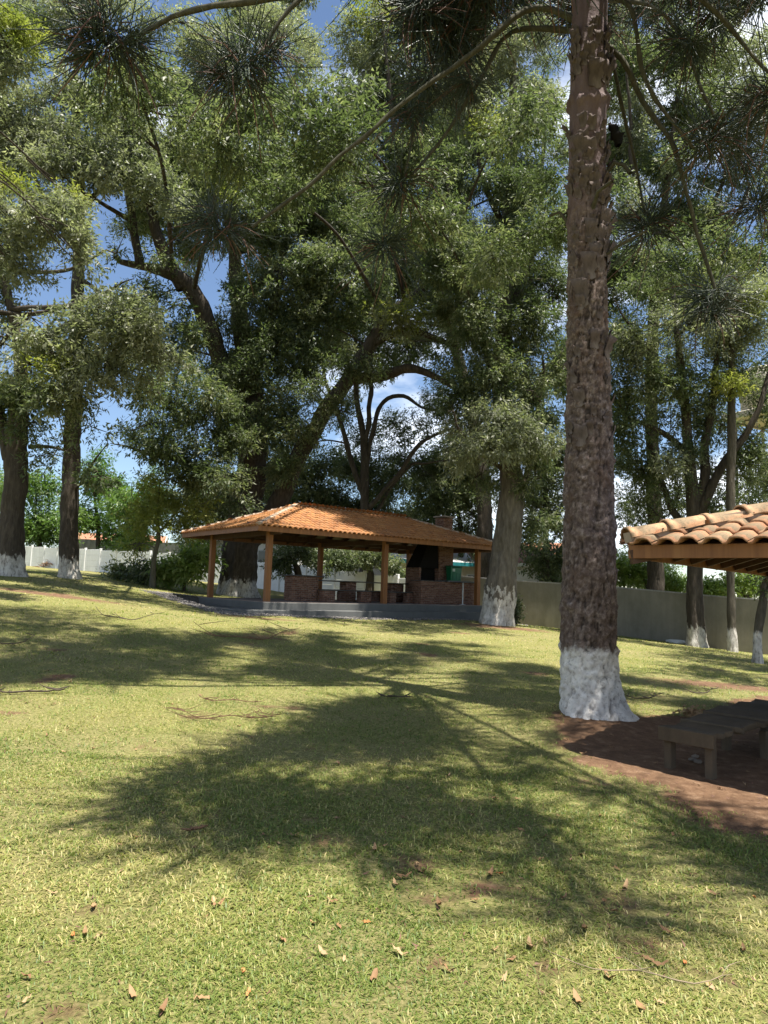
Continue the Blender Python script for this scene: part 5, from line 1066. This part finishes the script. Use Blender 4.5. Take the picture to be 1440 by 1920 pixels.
# ------------------------------------------------------------------ grass
def inview(Y0, Y1, n, r, margin=.06):
    y = np.sqrt(r.uniform(Y0 ** 2, Y1 ** 2, n)); a = r.uniform(-.5455 - margin, .5455 + margin, n); return a * y, y
GV = []; GF = []; GRN = []; gn0 = 0
def blades(x, y, length, width, seed, near):
    global gn0
    r = np.random.default_rng(seed); n = len(x); z = ground_z(x, y)
    patch = n2(x, y, .75, 41, 3); tuft = n2(x, y, 3.2, 45, 2); th = r.uniform(0, 2 * math.pi, n) + 1.2 * tuft; lean = np.clip(r.normal(1.08, .30, n), .2, 1.52)
    Ls = length * r.uniform(.5, 1.4, n) * (1 + .35 * np.clip(tuft, -1, 1)); Ws = width * r.uniform(.6, 1.3, n)
    D = np.stack([np.cos(th), np.sin(th), np.zeros(n)], 1); S_ = np.stack([-np.sin(th), np.cos(th), np.zeros(n)], 1); U = np.array([0, 0, 1.0])
    B = np.stack([x, y, z - .004], 1); hz, vt = np.sin(lean)[:, None], np.cos(lean)[:, None]
    Mid = B + (D * hz * .42 + U * (vt * .5 + .10)) * Ls[:, None]; T = B + (D * hz + U * (vt * .75 + .02 * r.normal(size=(n, 1)))) * Ls[:, None]; T[:, 2] = np.maximum(T[:, 2], z + .004)
    w = S_ * Ws[:, None] * .5
    if near: V = np.stack([B - w * .7, B + w * .7, Mid - w, Mid + w, T], 1); F0 = np.array([[0, 1, 3], [0, 3, 2], [2, 3, 4]])
    else: V = np.stack([B - w, B + w, T], 1); F0 = np.array([[0, 1, 2]])
    k = V.shape[1]; F = (F0[None] + (np.arange(n) * k)[:, None, None]).reshape(-1, 3)
    rn = np.clip(.42 + .42 * patch + .16 * n2(x, y, .22, 47, 2) + .12 * n2(x, y, 7.0, 49, 2) + r.normal(size=n) * .24 + (r.random(n) < .12) * .45, 0, 1)
    GV.append(V.reshape(-1, 3)); GF.append(F + gn0); gn0 += n * k; GRN.append(np.repeat(rn, k))
def blocked(x, y):
    u, w = uv(x, y); b = (u > -1.45) & (u < 11.05) & (w > -.9) & (w < 5.45)
    return b | (np.hypot(x - AX, y - AY) < .38)
for k, (Y0, Y1, n, ln, wd, near) in enumerate(((1.6, 3.6, 80000, .040, .0046, True), (3.6, 6.5, 90000, .042, .0064, True), (6.5, 11, 110000, .048, .0105, False), (11, 18, 85000, .06, .017, False), (18, 34, 62000, .07, .032, False))):
    r = np.random.default_rng(100 + k); mg = (.45, .30, .18, .12, .10)[k]; n = int(n * (1 + (mg - .06) / .6)); x, y = inview(Y0, Y1, n, r, mg)
    dens = np.clip(1.08 - 1.25 * soil(x, y) - gravel(x, y), 0, 1) * np.clip(.80 + .55 * n2(x, y, 2.1, 51, 3), .25, 1); keep = (r.random(n) < dens) & ~blocked(x, y)
    blades(x[keep], y[keep], ln, wd, 200 + k, near)
tag(link('grass', npmesh('grass', np.concatenate(GV), np.concatenate(GF), GR, {'rnd': np.concatenate(GRN)})), 'short yellow green mown grass covering the lawn', 'grass', kind='stuff')
# loose needles and crumbs of dry leaf lying in drifts
r = np.random.default_rng(310); x, y = inview(1.9, 15, 26000, r, .12); w_ = np.clip(.12 + .9 * np.clip(n2(x, y, .8, 61, 3), 0, 1) + .5 * soil(x, y) + .5 * np.exp(-((x - AX) ** 2 + (y - AY) ** 2) / 4), 0, 1); kp = (r.random(len(x)) < w_ * .8) & ~blocked(x, y)
x, y = x[kp], y[kp]; n = len(x); th = r.uniform(0, 6.28, n); l_ = r.uniform(.012, .055, n)[:, None]; D = np.stack([np.cos(th), np.sin(th), r.normal(size=n) * .25], 1); S_ = np.stack([-np.sin(th), np.cos(th), r.normal(size=n) * .3], 1) * r.uniform(.002, .007, n)[:, None]
B = np.stack([x, y, ground_z(x, y) + np.where(soil(x, y) > .6, .004, .014)], 1); V = np.stack([B - D * l_ * .5 - S_, B + S_, B + D * l_ * .5], 1).reshape(-1, 3)
tag(link('leaf_litter', npmesh('leaf_litter', V, np.arange(n * 3).reshape(-1, 3), M['deadneedle'], {'rnd': np.repeat(r.random(n), 3)})), 'brown needles and leaf crumbs scattered in drifts on the lawn', 'litter', kind='stuff')
# gravel round the slab
r = np.random.default_rng(300); u = r.uniform(-2.4, 11.6, 26000); v = r.uniform(-2.3, 6, 26000); p = W3(0, 0)[None, :2] + u[:, None] * E1 + v[:, None] * E2
kp = (~blocked(p[:, 0], p[:, 1])) & (r.random(len(u)) < gravel(p[:, 0], p[:, 1])); p = p[kp]; n = len(p); z = ground_z(p[:, 0], p[:, 1])
oct_ = np.array([(1, 0, 0), (-1, 0, 0), (0, 1, 0), (0, -1, 0), (0, 0, .7), (0, 0, -.7)]); of = np.array([(0, 2, 4), (2, 1, 4), (1, 3, 4), (3, 0, 4), (2, 0, 5), (1, 2, 5), (3, 1, 5), (0, 3, 5)])
V = np.stack([p[:, 0], p[:, 1], z + .01], 1)[:, None, :] + oct_[None] * r.uniform(.015, .04, (n, 1, 1)) * r.uniform(.6, 1.2, (n, 1, 3))
M['pebble'] = tile_mat('pebble', (.09, .082, .078), (.16, .145, .135), (.27, .25, .23), (.2, .18, .17), .2)
tag(link('gravel', npmesh('gravel', V.reshape(-1, 3), (of[None] + (np.arange(n) * 6)[:, None, None]).reshape(-1, 3), M['pebble'], {'rnd': np.repeat(r.random(n), 6)})), 'grey gravel strip round the pavilion slab', 'gravel', kind='stuff')

# ------------------------------------------------------------------ fallen leaves, twigs, stones
def leaf_mesh(L_, W_, curl, mt, seed):
    r = np.random.default_rng(seed); V = []; n = 6
    for k in range(n + 1):
        t_ = k / n; w = W_ * math.sin(math.pi * min(1, t_ * .94 + .04)) ** .8; z = curl * L_ * (t_ - .5) ** 2 * 2 + .004 * r.normal()
        V += [(-w / 2, t_ * L_, z + .22 * w + .003 * r.normal()), (0, t_ * L_, z), (w / 2, t_ * L_, z + .22 * w + .003 * r.normal())]
    F = [[k * 3 + a, k * 3 + a + 1, k * 3 + 4 + a, k * 3 + 3 + a] for k in range(n) for a in (0, 1)]
    return npmesh('fallen_leaf', V, F, mt, smooth=True)
LB = [leaf_mesh(.052 + .008 * k, .019 + .003 * (k % 3), .10 + .10 * k, M['dryleaf'], 400 + k) for k in range(5)]
LO = [leaf_mesh(.042, .017, .2, M['orangeleaf'], 420 + k) for k in range(2)]
def gpt(px, py):
    """ground point on the sight line of a photo pixel"""
    lo, hi = 1.0, 60.0
    for _ in range(40):
        md = (lo + hi) / 2; q = P(px, py, md)
        if q.z > gz(q.x, q.y): lo = md
        else: hi = md
    q = P(px, py, lo); return Vector((q.x, q.y, gz(q.x, q.y)))
def put_leaf(p, me, label, group, lift=.011, s_=1.0):
    o = link('fallen_leaf', me, None, (p.x, p.y, p.z + lift)); o.rotation_euler = (random.uniform(-.15, .15), random.uniform(-.25, .25), random.uniform(0, 6.28)); o.scale = (s_,) * 3
    tag(o, label, 'leaf', group)
for px, py in ((135, 1763), (457, 1820), (695, 1733), (1415, 1688), (462, 1873), (1285, 1806), (930, 1640)):
    put_leaf(gpt(px, py), random.choice(LO), 'small bright orange fallen leaf lying flat on the sunlit grass', 'bright orange fallen leaves')
for px, py in ((165, 1765), (198, 1755), (100, 1680), (240, 1862), (318, 1888), (400, 1875), (612, 1803), (648, 1808), (690, 1847), (600, 1740), (425, 1695), (640, 1536), (565, 1570), (805, 1640), (820, 1695), (880, 1690), (888, 1533), (1105, 1608), (1050, 1690), (1130, 1690), (1162, 1845), (1200, 1884), (1225, 1815), (1230, 1805), (1230, 1745), (1160, 1715), (1095, 1740),
               (1000, 1790), (960, 1800), (740, 1650), (790, 1620), (870, 1600), (980, 1560), (1255, 1570), (1330, 1675), (60, 1840), (180, 1700), (520, 1760), (760, 1800), (855, 1830), (1080, 1870), (1340, 1860), (1400, 1780), (700, 1590), (910, 1650), (1180, 1660), (1290, 1640), (930, 1500), (770, 1480), (1040, 1470), (1130, 1530)):
    put_leaf(gpt(px + random.uniform(-8, 8), py), random.choice(LB), 'dry brown curled leaf fallen on the lawn grass', 'dry brown fallen leaves', s_=random.uniform(.75, 1.25))
rl = np.random.default_rng(9); x, y = inview(2.2, 11, 190, rl, .0)
for k in range(190):
    put_leaf(Vector((x[k], y[k], gz(x[k], y[k]))), LB[k % 5], 'dry brown curled leaf fallen on the lawn grass', 'dry brown fallen leaves', s_=rl.uniform(.5, 1.0))
def dead_branch(label, px, py, L_, ang, seed, mt, n=7, group=None, name='fallen_branch', up_=.25, th=1.0):
    g_ = gpt(px, py); r = np.random.default_rng(seed); parts = []; d = np.array([math.cos(ang), math.sin(ang)]); pd = np.array([-d[1], d[0]])
    k_ = [(-.5, .10), (-.25, -.06), (0, 0), (.25, -.05), (.42, .03), (.5, .08)]
    main, rd = resample([(*(d * L_ * t + pd * L_ * (o + r.normal() * .04)), .03 + (up_ * L_ * max(0, abs(t) - .22) * 1.6)) for t, o in k_], np.array([.004, .009, .011, .010, .007, .003]) * th, .06); parts.append(tube(main, rd, 6, .25, 14, seed))
    for k in range(n):
        a = main[r.integers(1, len(main))]; q = ang + r.choice([0, math.pi]) + r.normal() * .7; l = L_ * r.uniform(.08, .26)
        e = np.array([math.cos(q), math.sin(q), 0]); sd = np.array([-e[1], e[0], 0]) * r.normal() * .35
        tip = a + e * l + sd * l + np.array([0, 0, r.uniform(-.02, .35) * l]); tip[2] = max(tip[2], .015)
        pts, r2 = resample([a, a + e * l * .5 + np.array([0, 0, .06 * l]), tip], np.array([.005, .008, .002]) * th, .04); parts.append(tube(pts, r2, 5, .35, 24, k))
    V, F = joinvf(parts); g3 = ground_z(V[:, 0] + g_.x, V[:, 1] + g_.y) - g_.z; V[:, 2] = V[:, 2] + g3
    tag(link(name, npmesh(name, V, F, mt, smooth=True), None, g_), label, 'branch', group)
M['drybranch'] = dry('dry_branch', (.10, .055, .028), (.14, .078, .040), (.19, .11, .058)); M['palestick'] = dry('pale_stick', (.22, .17, .11), (.27, .21, .14), (.3, .25, .17)); M['darkbranch'] = dry('dark_branch', (.04, .03, .02), (.06, .045, .03), (.08, .06, .04))
dead_branch('curved dead branch with reddish twigs in front of the pavilion', 450, 1197, 2.1, .1, 1, M['drybranch'], 16)
dead_branch('dark dry branch with raised ends on the grass left of the pavilion slab', 228, 1160, 1.5, -.1, 2, M['darkbranch'], 8)
dead_branch('reddish dead conifer twig cluster on the sunlit middle lawn', 430, 1347, 1.15, .1, 3, M['drybranch'], 34, up_=.03, th=.55)
dead_branch('thin dead twig behind the reddish twig cluster', 435, 1318, .8, .05, 4, M['drybranch'], 14, up_=.03, th=.5)
dead_branch('dark clump of dead twigs in the shade near the left edge', 52, 1300, .9, .3, 5, M['darkbranch'], 14, up_=.1)
dead_branch('small dark branch on the shaded grass at the far left edge', 12, 1208, .9, .6, 6, M['darkbranch'], 6)
dead_branch('long pale stick lying on the grass at the lower right', 1200, 1832, .8, -.12, 7, M['palestick'], 3, up_=.02, th=.24)
dead_branch('dark curled dead frond on the grass right of the scaly trunk', 1200, 1312, .55, .2, 8, M['darkbranch'], 14, up_=.2)
dead_branch('thin dry branch on the shaded grass behind the bench', 1310, 1302, .6, .2, 9, M['darkbranch'], 6)
dead_branch('small tangle of reddish twigs on the shaded lawn patch', 363, 1562, .16, .4, 10, M['drybranch'], 12, up_=.05)
dead_branch('dark twigs in the shade at the lawn middle', 740, 1310, .5, .2, 11, M['darkbranch'], 6)
# leaf heap behind the bench
g_ = gpt(1303, 1347); hp = []
r = np.random.default_rng(12); V0, F0 = np.array([(-.5, 0, 0), (0, .5, .12), (.5, 0, 0), (0, -.5, .1)]), np.array([[0, 1, 2, 3]])
for k in range(60):
    a = r.uniform(0, 6.28); q = r.normal(size=2) * .10; t_ = r.uniform(-.9, .9); Vv = V0 * np.array([.10, .045, .3]); Rm = np.array(Matrix.Rotation(a, 3, 'Z') @ Matrix.Rotation(t_, 3, 'X') @ Matrix.Rotation(r.uniform(-.9, .9), 3, 'Y'))
    hp.append((Vv @ Rm.T + np.array([q[0], q[1], abs(r.normal()) * .05 + .02]), F0))
V, F = joinvf(hp); tag(link('leaf_heap', npmesh('leaf_heap', V, F, M['dryleaf']), None, g_), 'small heap of dry brown leaves at the back corner of the bench', 'leaf heap', kind='stuff')
def rock(name, label, p, r0, mt, seed, sq=.65, group=None, cat='stone'):
    bm = bmesh.new(); bmesh.ops.create_icosphere(bm, subdivisions=2, radius=1)
    co = np.array([v.co[:] for v in bm.verts]); d = 1 + .25 * fbm(co * 1.4, seed, 3)
    for v, k in zip(bm.verts, d): v.co = Vector((v.co.x * k * r0 * 1.2, v.co.y * k * r0, v.co.z * k * r0 * sq))
    me = bpy.data.meshes.new(name); bm.to_mesh(me); bm.free(); me.materials.append(mt); tag(link(name, me, None, (p.x, p.y, p.z + r0 * sq * .55)), label, cat, group)
for k, (px, py) in enumerate(((1298, 1426), (1309, 1430), (1304, 1420))): rock('stone', 'pale stone of a small cluster on the bare soil beside the bench leg', gpt(px, py), .030, M['stone'], 500 + k, group='stones by the bench leg')
rock('stone', 'flat white stone on the grass near the foot of the forked tree', gpt(1268, 1206), .34, M['whitestone'], 510, .3)
g_ = gpt(98, 1064); hp = []; r = np.random.default_rng(13)
for k in range(150):
    a = r.uniform(0, 6.28); q = r.normal(size=2) * np.array([.55, .4]); h_ = max(0, .75 - .55 * np.hypot(*q)) * r.random() ** .6; l_ = r.uniform(.25, .7); e = np.array([math.cos(a), math.sin(a), r.uniform(-.5, .5)]) * l_ / 2; c_ = np.array([q[0], q[1], h_ + .05])
    hp.append(tube([c_ - e, c_ + r.normal(size=3) * .04, c_ + e], [.018, .022, .008], 4))
V, F = joinvf(hp); V[:, 2] = np.maximum(V[:, 2], 0.0); tag(link('brush_pile', npmesh('brush_pile', V, F, M['drybranch']), None, g_), 'brown heap of cut brush by the white wall behind the straight trunk', 'brush pile')
